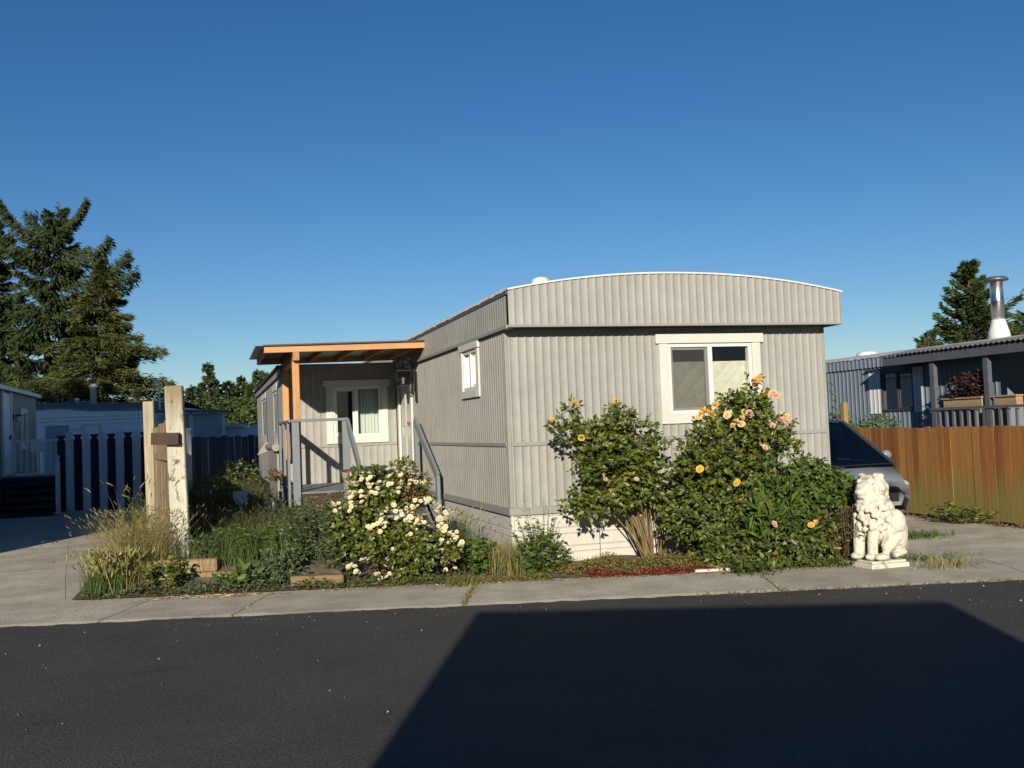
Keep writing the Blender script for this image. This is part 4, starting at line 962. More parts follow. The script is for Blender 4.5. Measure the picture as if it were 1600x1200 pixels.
# ------------------------------------------------------------------ shrubs and weeds
def plant(name, label, cat, loc, parts, group=None):
    t = thing(name, label, cat, loc, group)
    for nm, (v, f), m in parts: build_np(nm, v, f, m, t, 'stuff')
    return t
def stems_plant(loc, n, h, spread, leafL, leafW, per, g, lean=.5, droop=.1):
    """upright stems with leaves all along; returns (stem verts/faces), (leaf verts/faces), tips"""
    mb = MB(); lc = []; ld = []; tips = []
    for k in range(n):
        a = g.uniform(0, 6.28); r = spread * g.uniform(0, 1) ** .6; b = Vector((loc[0] + r * .35 * math.cos(a), loc[1] + r * .35 * math.sin(a), loc[2]))
        hh = h * g.uniform(.6, 1.05); t = Vector((loc[0] + r * math.cos(a) * (1 + lean * .3), loc[1] + r * math.sin(a) * (1 + lean * .3), loc[2] + hh))
        m = b.lerp(t, .5) + Vector((0, 0, hh * .06)); mb.tube([b, m, t], [.004, .003, .0015], 4, cap=False); tips.append(t)
        for i in range(per):
            s = g.uniform(.08, 1); p = b.lerp(m, s * 2) if s < .5 else m.lerp(t, s * 2 - 1); aa = g.uniform(0, 6.28)
            lc.append(p); ld.append((math.cos(aa), math.sin(aa), g.uniform(-.2, .7)))
    lc = np.array([tuple(p) for p in lc]); ld = np.array(ld); nl = len(lc)
    nm = rdir(nl, -.1, 1) + np.array([-.3, -.6, .3])
    sc = np.array([g.uniform(.5, 1.25) for _ in range(nl)])
    lv = quads_fold(lc, ld, nm, leafL * sc, leafW * sc, .15)
    ff = [];
    for q in mb.f: ff.append(q[:3]); ff.append((q[0], q[2], q[3])) if len(q) == 4 else None
    return (np.array([tuple(p) for p in mb.v]), np.array(ff)), lv, tips
G = random.Random(11)
# low mixed shrub in front of the peach rose and along to the statue
cl = [((2.35, -1.25, .5), (.5, .32, .45)), ((2.8, -1.3, .62), (.45, .34, .42)), ((3.15, -1.35, .55), (.4, .34, .42)), ((3.4, -1.4, .45), (.3, .32, .36)), ((2.6, -1.45, .3), (.55, .25, .3)), ((3.1, -1.6, .25), (.5, .22, .25)), ((2.1, -1.4, .25), (.3, .25, .25))]
sub = [scatter_clumps(cl, n_, r_, 50 + k) for k, (n_, r_) in enumerate(((26, .17), (14, .14), (12, .13), (9, .13), (7, .12)))]
t = plant('shrub', 'low spreading mixed green shrub between the peach rose bush and the white statue', 'shrub', (2.8, -1.35, .02),
    [('foliage', compound(sub[0], 1150, .062, 5), leaf_shrub), ('glossy_leaves', compound(sub[1], 430, .075, 5), leaf_rose), ('pale_leaves', simple_leaves(sub[2], 1500, .07, .045), leaf_light), ('grey_leaves', simple_leaves(sub[3], 1300, .06, .016, vert=.4), leaf_grey),
     ('upper_leaves', simple_leaves([((3.0, -1.5, .98), (.28, .2, .14)), ((3.28, -1.5, .84), (.3, .22, .14)), ((3.15, -1.6, .75), (.3, .2, .12))], 1300, .085, .05), leaf_light), ('brown_leaves', simple_leaves(sub[4] + [((3.38, -1.65, .6), (.2, .16, .2))], 900, .055, .025), leaf_brown),
     ('long_leaves', simple_leaves([((2.55, -1.55, .65), (.25, .16, .28)), ((2.35, -1.55, .5), (.2, .16, .25)), ((2.8, -1.65, .55), (.2, .14, .25))], 520, .19, .04, vert=.7), leaf_light)])
mb = MB(); canes(mb, (2.8, -1.3, 0), [(random.uniform(2.1, 3.5), random.uniform(-1.7, -1.1), random.uniform(.3, .9)) for _ in range(24)], .006); build('stems', mb, cane_m, t, smooth=True)
put_blooms(t, bo, [(2.8, -1.78, .44), (2.86, -1.78, .46)], lo=.8, hi=.95); put_blooms(t, bk, [(2.4, -1.7, .47)], lo=.8, hi=.9)
s1, l1, tp = stems_plant((3.28, -1.72, .0), 34, .72, .3, .05, .014, 14, G)
plant('weed_clump', 'rusty brown seeding dock clump just left of the white statue', 'weed', (3.28, -1.72, 0), [('stems', s1, leaf_brown), ('foliage', l1, leaf_brown)])
s1, l1, tp = stems_plant((3.45, -1.95, .0), 40, .5, .26, .11, .012, 9, G)
plant('grass_tuft', 'green grass tuft at the foot of the statue base', 'grass', (3.45, -1.95, 0), [('foliage', l1, grass_green), ('stems', s1, stem_m)])
s1, l1, tp = stems_plant((.1, -.62, .0), 30, .62, .3, .055, .022, 16, G)
s2, l2, tp2 = stems_plant((.12, -.6, .0), 7, .95, .25, .03, .016, 10, G, lean=.9)
plant('weed_clump', 'tall branching weed with dark seed stems in front of the house corner', 'weed', (.1, -.62, 0), [('stems', s2, cane_m), ('seed_leaves', l2, leaf_grey), ('foliage', l1, leaf_shrub), ('low_stems', s1, stem_m)])
v1 = simple_leaves([((.12, -.72, .2), (.28, .2, .22))], 500, .09, .035)
plant('weed_clump', 'broad-leaved green weed below the tall seeding weed', 'weed', (.12, -.72, 0), [('foliage', v1, leaf_light)])
v1 = simple_leaves([((-.42, -.05, .14), (.24, .3, .2))], 650, .1, .05)
plant('weed_clump', 'bright green broad-leaved weed beside the skirting left of the house corner', 'weed', (-.42, -.05, 0), [('foliage', v1, leaf_light)])
(b1, tp, dx) = blades(np.c_[rng.normal(-.62, .13, 700), rng.normal(.35, .2, 700), np.zeros(700)], rng.uniform(.3, .75, 700), .4, .007)
plant('grass_tuft', 'tall feathery green grass between the white roses and the skirting', 'grass', (-.62, .35, 0), [('blades', b1, grass_green), ('seed_heads', seed_heads(tp[:120], dx[:120], .08, .012), grass_dry)])
(b1, tp, dx) = blades(np.c_[rng.normal(-.18, .1, 420), rng.normal(-.45, .12, 420), np.zeros(420)], rng.uniform(.2, .5, 420), .35, .006)
plant('grass_tuft', 'thin browning grass tuft at the house corner', 'grass', (-.18, -.45, 0), [('blades', b1, grass_dry), ('green_blades', blades(np.c_[rng.normal(-.15, .1, 300), rng.normal(-.45, .12, 300), np.zeros(300)], rng.uniform(.15, .4, 300), .35, .006)[0], grass_green)])
# stonecrop ground cover
def bedpts(n, x0, x1, d0, d1, pw=1.0):
    x = rng.uniform(x0, x1, n); d = d0 + (d1 - d0) * rng.uniform(0, 1, n) ** pw
    y = np.array([yline(a) for a in x]) + d; return np.c_[x, y, np.zeros(n)]
def cover_leaves(P, h, L, Wd):
    n = len(P); P = P.copy(); P[:, 2] = rng.uniform(.005, 1, n) ** 1.3 * h * (.6 + .4 * np.sin(P[:, 0] * 9) * np.cos(P[:, 1] * 8))
    return quads_fold(P, rdir(n, -.1, .9), rdir(n, .2, 1) + np.array([0, -.4, .4]), L * rng.uniform(.5, 1.3, n), Wd * rng.uniform(.6, 1.2, n), .2)
v, f = cover_leaves(bedpts(9000, .2, 2.2, .08, .75), .19, .032, .018); tag(build_np('ground_cover', v, f, leaf_mat), 'olive green creeping stonecrop carpet under the yellow rose bush', 'ground cover', kind='stuff')
v, f = cover_leaves(bedpts(3600, .45, 1.85, -.03, .2), .09, .028, .016); tag(build_np('red_ground_cover', v, f, leaf_red), 'red stonecrop edging along the pavement below the roses', 'ground cover', kind='stuff')
v, f = cover_leaves(bedpts(1600, -.95, .1, -.02, .18, 1.4), .07, .03, .015); tag(build_np('low_weeds', v, f, leaf_mat), 'low yellowish weeds in the pavement edge left of the house corner', 'ground cover', kind='stuff')
v, f = cover_leaves(bedpts(1500, 1.9, 3.4, -.04, .3), .1, .035, .02); tag(build_np('edge_weeds', v, f, leaf_shrub), 'low green weeds along the pavement edge below the mixed shrub', 'ground cover', kind='stuff')
P = bedpts(1500, -2.3, 3.6, -.12, .12); P[:, 2] = .006
v, f = quads_fold(P, rdir(len(P), -.1, .1), np.tile([0, 0, 1.0], (len(P), 1)) + rng.normal(0, .2, (len(P), 3)), .03 * rng.uniform(.4, 1.4, len(P)), .02, .1); tag(build_np('litter', v, f, litter_m), 'fallen petals and straw along the pavement edge', 'litter', kind='stuff')
mb = MB(); mb.box(-.19, .19, -.05, .05, 0, .03); o = build('edging_stone', mb, skirt, None, bevel=.006); o.location = (1.72, yline(1.72) + .03, .01); o.rotation_euler = (0, 0, R_(-12)); tag(o, 'flat white edging stone at the pavement edge in front of the yellow rose', 'stone')
# trailing vine that spills over the pavement
P = np.c_[rng.normal(2.0, .1, 380), rng.normal(-1.85, .14, 380), rng.uniform(.01, .13, 380)]
plant('weed_clump', 'small trailing weed spilling over the pavement edge left of the mixed shrub', 'weed', (2.0, -1.85, 0), [('foliage', quads_fold(P, rdir(380, -.1, .6), rdir(380, .3, 1), .05 * rng.uniform(.5, 1.2, 380), .032, .15), leaf_shrub)])
# left bed: golden grass, barley, dark weeds
n = 2300; P = np.c_[rng.normal(-4.15, .17, n), rng.normal(1.45, .4, n), np.full(n, .06)]
(b1, tp, dx) = blades(P, rng.uniform(.3, .85, n), .5, .005)
hd = rng.choice(n, 1100, replace=False)
plant('grass_tuft', 'tall golden seeding grass clump in front of the weathered fence', 'grass', (-4.12, 1.15, 0), [('blades', b1, grass_dry), ('seed_heads', seed_heads(tp[hd], dx[hd], .06, .009), grass_dry)])
n = 900; P = np.c_[rng.normal(-4.36, .11, n), rng.normal(.42, .14, n), np.full(n, .0)]
(b1, tp, dx) = blades(P, rng.uniform(.2, .46, n), .35, .008); hd = rng.choice(n, 420, replace=False)
plant('grass_tuft', 'yellow-green wild barley tuft at the left corner of the bed', 'grass', (-4.42, .42, 0), [('blades', b1, grass_green), ('seed_heads', seed_heads(tp[hd], dx[hd], .09, .02, droop=.4), mat('barley_head', (.4, .36, .14), .7, isl=.9, transl=.3, stops=[(.0, (.2, .24, .06)), (1, (.5, .42, .18))]))])
n = 26; P = np.c_[rng.normal(-4.15, .18, n), rng.normal(1.9, .3, n), np.full(n, .1)]
(b1, tp, dx) = blades(P, rng.uniform(.85, 1.15, n), .35, .005)
plant('grass_tuft', 'sparse tall plume grass stalks against the striped fence', 'grass', (-4.15, 1.9, 0), [('blades', b1, grass_dry), ('seed_heads', seed_heads(tp, dx, .11, .014), grass_dry)])
n = 50; P = np.c_[rng.normal(-4.55, .1, n), rng.normal(.75, .25, n), np.full(n, .0)]
(b1, tp, dx) = blades(P, rng.uniform(.3, .75, n), .7, .004)
plant('weed_clump', 'wispy dry weed leaning out over the left driveway', 'weed', (-4.6, .75, 0), [('stems', b1, leaf_brown), ('seed_heads', seed_heads(tp, dx, .025, .014), leaf_brown)])
s1, l1, tp = stems_plant((-3.84, .3, .0), 46, .34, .3, .07, .04, 14, G)
plant('weed_clump', 'dark leafy weed sprawling over the timbers at the foot of the pale post', 'weed', (-3.78, .32, 0), [('stems', s1, cane_m), ('foliage', l1, leaf_rose)])
s1, l1, tp = stems_plant((-4.1, .25, .0), 34, .34, .24, .03, .016, 12, G)
plant('weed_clump', 'reddish dry weed beside the wild barley', 'weed', (-3.92, .2, 0), [('stems', s1, cane_m), ('foliage', l1, leaf_brown)])
s1, l1, tp = stems_plant((-3.38, 1.0, .2), 20, .32, .24, .06, .03, 14, G)
plant('weed_clump', 'small dark weed growing behind the upper timber right of the post', 'weed', (-3.45, .75, .25), [('stems', s1, stem_m), ('foliage', l1, leaf_grey)])
v1 = simple_leaves([((-3.02, .08, .08), (.22, .12, .09))], 200, .16, .06, vert=.2)
plant('weed_clump', 'bright dandelion-leaved weed in front of the lower timber', 'weed', (-3.15, .12, 0), [('foliage', v1, leaf_light)])
v1 = compound([((-2.7, -.02, .08), (.2, .14, .12)), ((-2.6, .12, .2), (.22, .2, .18))], 300, .045, 5)
plant('weed_clump', 'dark trailing weed between the two lower timbers', 'weed', (-2.8, .0, 0), [('foliage', v1, leaf_grey)])
s1, l1, tp = stems_plant((-2.18, .75, .1), 130, .78, .48, .055, .026, 26, G)
plant('catmint_bush', 'bushy grey-green herb left of the white roses', 'bush', (-2.18, .75, .1), [('stems', s1, stem_m), ('foliage', l1, leaf_grey)])
s1, l1, tp = stems_plant((-2.75, 1.15, .15), 120, .42, .5, .05, .024, 20, G)
n = 1600; P = np.c_[rng.normal(-2.9, .35, n), rng.normal(1.2, .35, n), np.full(n, .15)]
(b1, tp2, dx) = blades(P, rng.uniform(.2, .5, n), .4, .007)
plant('weed_clump', 'low green weeds and grass filling the bed right of the pale post', 'weed', (-2.85, 1.0, .15), [('stems', s1, stem_m), ('foliage', l1, leaf_light), ('blades', b1, grass_green)])
s1, l1, tp = stems_plant((-1.95, .2, .0), 70, .5, .3, .06, .03, 18, G)
plant('weed_clump', 'dense green weeds spilling over the short timber', 'weed', (-2.05, .05, 0), [('stems', s1, stem_m), ('foliage', l1, leaf_grey)])
v, f = cover_leaves(bedpts(2600, -4.62, -2.3, .03, .75), .13, .05, .024); tag(build_np('low_weeds', v, f, leaf_grey), 'low creeping weeds on the soil in front of the timbers', 'ground cover', kind='stuff')
v, f = cover_leaves(bedpts(800, -4.6, -2.0, .02, .5), .05, .05, .02); tag(build_np('dry_weeds', v, f, leaf_brown), 'dry brown weeds along the pavement edge of the left bed', 'ground cover', kind='stuff')
v, f = cover_leaves(bedpts(1400, -2.4, -.8, .0, .45), .1, .045, .022); tag(build_np('bed_weeds', v, f, leaf_shrub), 'low weeds under the white rose bush', 'ground cover', kind='stuff')
P = np.c_[rng.normal(-3.3, .3, 260), np.zeros(260), np.full(260, .008)]; P[:, 1] = [yline(a) - .1 + random.uniform(-.09, .09) for a in P[:, 0]]
v, f = quads_fold(P, rdir(260, -.1, .2), rdir(260, .5, 1), .11 * rng.uniform(.3, 1.2, 260), .006, .1); tag(build_np('straw', v, f, litter_m), 'dry straw lying on the pavement below the timbers', 'litter', kind='stuff')
# joint weeds
def joint(t, n0, n1, num, m, lab, h=.06):
    P = np.array([tuple(rp(t + .12 * d + random.gauss(0, .018), d * WID)) for d in [random.uniform(n0, n1) for _ in range(num)]])
    (b1, tp, dx) = blades(P, rng.uniform(.2, 1, num) * h, .8, .008); tag(build_np('joint_weeds', b1[0], b1[1], m), lab, 'weed', kind='stuff')
joint(4.15 + .0, .0, 1.05, 0 + 200, leaf_mat, 'weeds in the pavement joint in front of the white roses')
for t_, nm_ in ((2.05, 'dry weeds in the pavement joint below the timbers'), (7.1, 'sparse weeds in the pavement joint below the mixed shrub')): joint(t_, 0, 1, 60, grass_dry, nm_, .03)
(b1, tp, dx) = blades(np.c_[rng.normal(-.86, .1, 260), rng.normal(-.95, .1, 260), np.zeros(260)], rng.uniform(.04, .16, 260), .9, .008)
plant('grass_tuft', 'yellowish grass tuft at the pavement joint beside the white roses', 'grass', (-.86, -.95, 0), [('blades', b1, leaf_mat)])
P = np.array([tuple(rp(t, random.gauss(.01, .02), -.014)) for t in rng.uniform(6.3, 10.5, 420)])
(b1, tp, dx) = blades(P, rng.uniform(.01, .06, 420), .8, .008); tag(build_np('gutter_weeds', b1[0], b1[1], leaf_mat), 'tiny weeds along the road edge on the right', 'weed', kind='stuff')
for (x, y, sx, sy, n, h, m, lab) in ((5.35, -.25, .22, .12, 420, .13, grass_green, 'green grass tuft in the driveway joint right of the statue'), (3.95, -2.45, .16, .1, 200, .16, grass_dry, 'dry straw-coloured grass tuft at the right end of the pavement'), (4.0, -1.9, .3, .1, 300, .1, grass_green, 'short weeds at the right of the statue base')):
    (b1, tp, dx) = blades(np.c_[rng.normal(x, sx, n), rng.normal(y, sy, n), np.zeros(n)], rng.uniform(.3, 1, n) * h, .7, .009)
    plant('grass_tuft', lab, 'grass', (x, y, 0), [('blades', b1, m)])
s1, l1, tp = stems_plant((6.95, .75, .0), 50, .28, .5, .09, .035, 10, G)
plant('weed_clump', 'dark green leafy weed at the foot of the cedar fence', 'weed', (6.95, .75, 0), [('stems', s1, stem_m), ('foliage', l1, leaf_rose)])
P = np.c_[rng.normal(7.05, .05, 900), rng.uniform(-1.5, 6, 900), np.zeros(900)]
v, f = quads_fold(P, rdir(900, 0, .8), rdir(900, .2, 1), .05 * rng.uniform(.4, 1.2, 900), .025, .1); tag(build_np('fence_litter', v, f, leaf_brown), 'dead leaves along the foot of the cedar fence', 'litter', kind='stuff')
# yard grass behind the post
n = 15000; P = np.c_[rng.uniform(-4.5, -2.2, n), 2.4 + 17 * rng.uniform(0, 1, n) ** 1.5, np.full(n, .03)]
P = P[~((P[:, 0] < -3.6) & (P[:, 1] < 4.6))]
(b1, tp, dx) = blades(P, rng.uniform(.2, .75, len(P)), .5, .011); hd = rng.choice(len(P), 2500, replace=False)
v, f = merge([b1, seed_heads(tp[hd], dx[hd], .08, .014)]); tag(build_np('yard_grass', v, f, grass_yard), 'rank uncut grass in the shaded side yard', 'grass', kind='stuff')
for k, (x, y, h, lab) in enumerate(((-3.3, 10.5, .55, 'dark straggly bush beside the rear room of the grey home'), (-3.2, 13.5, .6, 'dark bush half way down the side yard'), (-2.7, 15.5, 1.0, 'dark bush at the far end of the side yard'))):
    v1 = compound([((x, y, h * .5), (.5, .6, h * .5)), ((x - .3, y + .3, h * .35), (.4, .5, h * .35))], 420, .08, 5)
    plant('bush', lab, 'bush', (x, y, 0), [('foliage', v1, leaf_rose)])
v1 = simple_leaves([((-2.28, 6.3, .95), (.14, .14, .1))], 60, .1, .06)
plant('weed_clump', 'withered seed head leaning on the porch corner', 'weed', (-2.28, 6.3, 0), [('foliage', v1, leaf_brown), ('stems', blades(np.c_[rng.normal(-2.28, .06, 40), rng.normal(6.2, .1, 40), np.full(40, .05)], rng.uniform(.6, 1.15, 40), .4, .006)[0], leaf_brown)])
# small garden ornaments in the yard
sg = thing('garden_marker', 'small grey shield-shaped marker on a thin stake in the side yard', 'garden marker', (-2.86, 5.97, .03))
mb = MB(); mb.prism([(-2.98, 5.95, .74), (-2.74, 5.95, .74), (-2.74, 5.95, .6), (-2.86, 5.95, .45), (-2.98, 5.95, .6)], (0, .02, 0)); build('shield', mb, paintedsteel, sg, bevel=.004)
mb = MB(); mb.tube([(-2.86, 5.975, 0), (-2.86, 5.975, .5)], .01, 6); build('stake', mb, paintedsteel, sg)
sg = thing('garden_stake', 'pale wooden stake with a short crossboard left of the porch', 'stake', (-2.3, 5.6, .03))
mb = MB(); mb.box(-2.27, -2.22, 5.58, 5.61, 0, .72); build('stake', mb, weath, sg)
mb = MB(); mb.box(-2.46, -2.2, 5.55, 5.575, .42, .56); build('crossboard', mb, whiteboard, sg)
# grit on the road
P = np.array([tuple(rp(t, -abs(n_), -.014)) for t, n_ in zip(rng.uniform(-1, 11, 700), np.abs(rng.exponential(1.2, 700)))])
d = rdir(len(P), -.2, .3); s = rng.uniform(.003, .014, len(P)) * (rng.uniform(0, 1, len(P)) ** 2 + .3)
v, f = quads_fold(P, d, rdir(len(P), .5, 1), s * 1.6, s * 1.4, .6); tag(build_np('road_grit', v, f, pebble_m), 'loose pale grit scattered over the asphalt', 'grit', kind='stuff')

# ------------------------------------------------------------------ conifers
def conifer(name, label, loc, H, R, mneedle, seed, t0=.08, n_br=120, per=140, droop=.1, tip_up=.1, size=.3, prof=None, lean=(0, 0), gap=0.0, plate=.25, hang=.2, group=None, wind=0.0, width=.34, stray=.0, limbs=()):
    g = np.random.default_rng(seed); t = thing(name, label, 'tree', loc, group)
    L0 = np.array(loc, float); prof = prof or (lambda s: 1 - s)
    mb = MB(); pts = []; rad = []
    for i in range(9):
        s = i / 8; pts.append((loc[0] + lean[0] * s ** 2 + .06 * math.sin(5 * s + seed), loc[1] + lean[1] * s ** 2, loc[2] + H * s)); rad.append(.028 * H * .55 * (1 - s) + .02)
    mb.tube(pts, rad, 8)
    C = []; D = []; S = []
    tip0 = tip_up; nl_ = len(limbs)
    for k in range(n_br + 2 * nl_):
        s = t0 + (1 - t0) * (k + g.uniform(-.4, .4)) / n_br; s = min(max(s, t0), .985)
        r = max(R * prof(s) * (g.uniform(.55, 1.15) if g.uniform() > stray else g.uniform(1.2, 1.6)), .18); a = g.uniform(0, 2 * math.pi) if gap == 0 else (round(g.uniform(0, 6)) * 1.05 + g.normal(0, .25))
        tip_up = tip0
        if k >= n_br: s, a, r, tip_up = limbs[(k - n_br) % nl_]; a = a + g.normal(0, .06); r = r * g.uniform(.85, 1.0)
        dx = np.array([math.cos(a), math.sin(a), 0]); dx[0] += wind * (k < n_br); dx /= np.linalg.norm(dx); side = np.array([-dx[1], dx[0], 0])
        b = np.array([loc[0] + lean[0] * s ** 2, loc[1] + lean[1] * s ** 2, loc[2] + H * s])
        curve = lambda q: b + dx * r * q[:, None] + np.array([0, 0, 1.0]) * (r * (-droop * 1.6 * q + (droop + tip_up) * q ** 2))[:, None]
        qq = np.linspace(0, .95, 4); bp_ = curve(qq); mb.tube([tuple(p) for p in bp_], [.012 + .012 * r, .01 + .008 * r, .01 + .004 * r, .008], 4, cap=False)
        m = int(per * (.35 + .65 * r / R)); q = g.uniform(.12, 1.0, m) ** .8
        lat = g.uniform(-1, 1, m) * plate * r * (1.05 - q) ** .6 * 1.2 + g.normal(0, .03, m) * r
        p = curve(q) + side * lat[:, None]; p[:, 2] += g.normal(0, .045, m) * r - np.abs(lat) * hang
        d = dx * g.uniform(.4, 1.0, m)[:, None] + side * (np.sign(lat) * g.uniform(.1, .9, m))[:, None] + np.array([0, 0, 1.0]) * g.normal(-hang, .28, m)[:, None]
        C.append(p); D.append(d); S.append(size * g.uniform(.55, 1.25, m))
    # leader tuft
    m = 60; q = g.uniform(.9, 1.01, m); C.append(np.c_[loc[0] + lean[0] * q ** 2 + g.normal(0, .05, m), loc[1] + lean[1] * q ** 2 + g.normal(0, .05, m), loc[2] + H * q]); D.append(rdir(m, .2, 1, g)); S.append(size * g.uniform(.4, .8, m))
    C = np.concatenate(C); D = np.concatenate(D); S = np.concatenate(S)
    nm = rdir(len(C), -.5, 1, g) + np.array([-.2, -.5, .3])
    v, f = quads_fold(C, D, nm, S, S * width, -.12)
    build_np('crown', v, f, mneedle, t, 'stuff'); build('trunk', mb, bark, t, smooth=True)
    return t
sp1 = conifer('spruce_tree', 'tallest dark ragged spruce at the left edge behind the pale mobile home', (-11.9, 48.5, 0), 14.9, 4.0, needle_dark, 3, n_br=150, per=500, droop=.3, tip_up=.34, size=.36, hang=.55, plate=.3,
        prof=lambda s: .98 * (1 - s) ** .8 * (.85 + .25 * math.sin(s * 26)) + .08, wind=.2, lean=(.8, 0), width=.24, stray=.1,
        limbs=[(.74, -.3, 4.3, .42), (.69, -.25, 4.7, .36), (.80, -.35, 3.2, .5), (.93, -.2, 1.7, 1.0), (.90, 2.8, 3.4, .8), (.84, 2.9, 3.8, .6), (.66, 2.8, 4.4, .2), (.62, -.6, 3.9, .2), (.88, 2.2, 2.6, .9)])
conifer('spruce_tree', 'second dark spruce cut by the left edge of the picture', (-14.9, 50, 0), 14.5, 4.2, needle_dark, 8, n_br=130, per=480, droop=.28, tip_up=.25, size=.36, hang=.45, prof=lambda s: .95 * (1 - s) ** .65 * (.8 + .3 * math.sin(s * 30)) + .1, wind=.25, width=.24, stray=.1)
conifer('cedar_tree', 'broad golden-green cedar with flat layered branches right of the dark spruce', (-8.5, 38.3, 0), 10.2, 5.2, needle_gold, 5, t0=.1, n_br=165, per=800, droop=.10, tip_up=-.06, size=.26, hang=.16, plate=.34,
        prof=lambda s: (1 - s) ** 1.05 * (1.0 + .16 * math.sin(s * 44)) + .03, lean=(.7, 0), width=.2, stray=.05, wind=.12)
conifer('cypress_tree', 'dense green cypress behind the blue home and its stove pipe', (25.9, 21.9, 0), 7.5, 3.5, needle_mid, 9, t0=.1, n_br=170, per=420, droop=-.25, tip_up=.5, size=.24, hang=-.2, plate=.26, prof=lambda s: (1 - s ** 1.15) * .8 + .04, wind=.12, width=.24, stray=.05)
conifer('cypress_tree', 'low spreading cypress at the right edge of the picture', (29.0, 21.6, 0), 5.6, 3.4, needle_mid, 10, t0=.1, n_br=100, per=420, droop=-.2, tip_up=.4, size=.24, hang=-.15, plate=.26, prof=lambda s: (1 - s ** 2) * .8 + .06, width=.24, stray=.06)
conifer('cypress_tree', 'small cypress left of the tall one behind the blue home roof', (24.3, 22.4, 0), 4.8, 1.5, needle_mid, 12, t0=.2, n_br=60, per=260, droop=-.3, tip_up=.45, size=.22, hang=-.2, prof=lambda s: (1 - s) * .8 + .1, width=.24, stray=.08)
# unseen firs added across the road to shade the striped fence and pale home
for k, (x, y, hz) in enumerate(((-19.4, -16.5, 1.1), (-21, -19.5, 1.35), (-23, -16, 1.4), (-24, -21, 1.5), (-26.2, -17.5, 1.42), (-28.5, -21, 1.5), (-30.5, -18, 1.45), (-22.4, -24, 1.5), (-33, -21, 1.5), (-20.4, -14.2, .85), (-26.2, -14, 1.4), (-28.5, -15, 1.4), (-31, -14, 1.4), (-24.6, -13.6, 1.36), (-34, -16, 1.45))):
    t = copy_tree(sp1); t.location = (x, y, 0); t.scale = ((.8, .8, hz) if k in (0, 9) else (1.15, 1.15, hz)); t.rotation_euler = (0, 0, k * 1.9 + .4); t['label'] = 'unseen fir added across the road to shade the background on the left'; t['group'] = 'unseen firs added as shade casters'
# far tree line between the pale homes and the grey home: three shapes, copied
tl = []
for k, (sd, R) in enumerate(((31, 2.6), (32, 3.2), (33, 2.9))):
    t = conifer('fir_tree', 'x', (0, 0, 0), 11.0, R, needle_mid if k else needle_dark, sd, n_br=80, per=170, droop=.1, tip_up=.02, size=.6, hang=.15, prof=lambda s: (1 - s) ** .85 + .03, width=.32, stray=.06); tl.append(t)
used = set()
far = [(-8.2, 122, 9.0, 'far fir at the left end of the distant tree line, beside the weathered post'), (-5.6, 124, 8.6, 'rounded far fir second from the left in the distant tree line'), (-3.5, 124, 11.4, 'tallest pointed fir in the distant tree line'), (-1.2, 119, 8.8, 'broad far fir right of the tallest in the distant tree line'),
       (.6, 123, 9.6, 'far fir at the middle of the distant tree line'), (2.6, 121, 10.2, 'pointed far fir right of the middle of the distant tree line'), (4.6, 122, 9.8, 'far fir near the grey home in the distant tree line'), (6.2, 125, 10.6, 'far fir just left of the grey home'), (8.2, 120, 10, 'rightmost far fir, partly hidden by the grey home'), (3.5, 100, 6.6, 'low bushy far tree in front of the distant firs'), (-7, 128, 8.2, 'far fir half hidden by the weathered post'), (-4.6, 118, 8.0, 'short far fir left of the tallest in the distant tree line'), (-2.3, 127, 9.2, 'slim far fir just right of the tallest in the distant tree line'), (-.3, 128, 9.0, 'slim far fir near the middle of the distant tree line'),
       (1.6, 117, 8.4, 'short far fir at the middle of the distant tree line'), (3.6, 127, 10.4, 'tall far fir left of the far end of the grey home'), (5.4, 117, 8.8, 'short far fir left of the far end of the grey home'), (7.2, 127, 10.6, 'far fir touching the grey home roofline')]
for k, (x, y, h, lab) in enumerate(far):
    src = tl[k % 3]; t = src if (k % 3) not in used else copy_tree(src); used.add(k % 3)
    t.location = (x, y, 0); s = h / 11.0; t.scale = (s * (1.25 if h < 9.1 else 1.0), s * 1.1, s); t.rotation_euler = (0, 0, k * 1.3); t['label'] = lab; t['group'] = 'firs in the distant tree line'
v1 = simple_leaves([((-.6, 110, 2.6), (5, 2, 3.6)), ((3.5, 112, 2.6), (3.5, 2, 4.0)), ((-6, 111, 2.4), (4, 2, 3.2)), ((7, 110, 2.6), (4, 2, 4.0)), ((1.5, 108, 2), (3, 2, 3.8))], 22000, .7, .4, shell=.7)
tag(build_np('far_wood', v1[0], v1[1], needle_mid), 'low mass of green trees below the distant firs', 'wood', kind='stuff')

# sprigs behind the cedar fence
def sprig(label, x, y, h, bushy):
    s1, l1, tp = stems_plant((x, y, 0), 1, h, .05, .11, .05, 60, G)
    parts = [('stems', s1, cane_m), ('foliage', l1, leaf_grey)]
    if bushy: parts.append(('low_foliage', simple_leaves([((x, y, 1.35), (.45, .3, .3)), ((x + .3, y - .9, 1.3), (.4, .5, .26))], 700, .12, .05), leaf_grey))
    plant('sapling', label, 'sapling', (x, y, 0), parts)
sprig('thin upright sapling between the grey home and the blue home', 8.0, 5.3, 2.95, True)

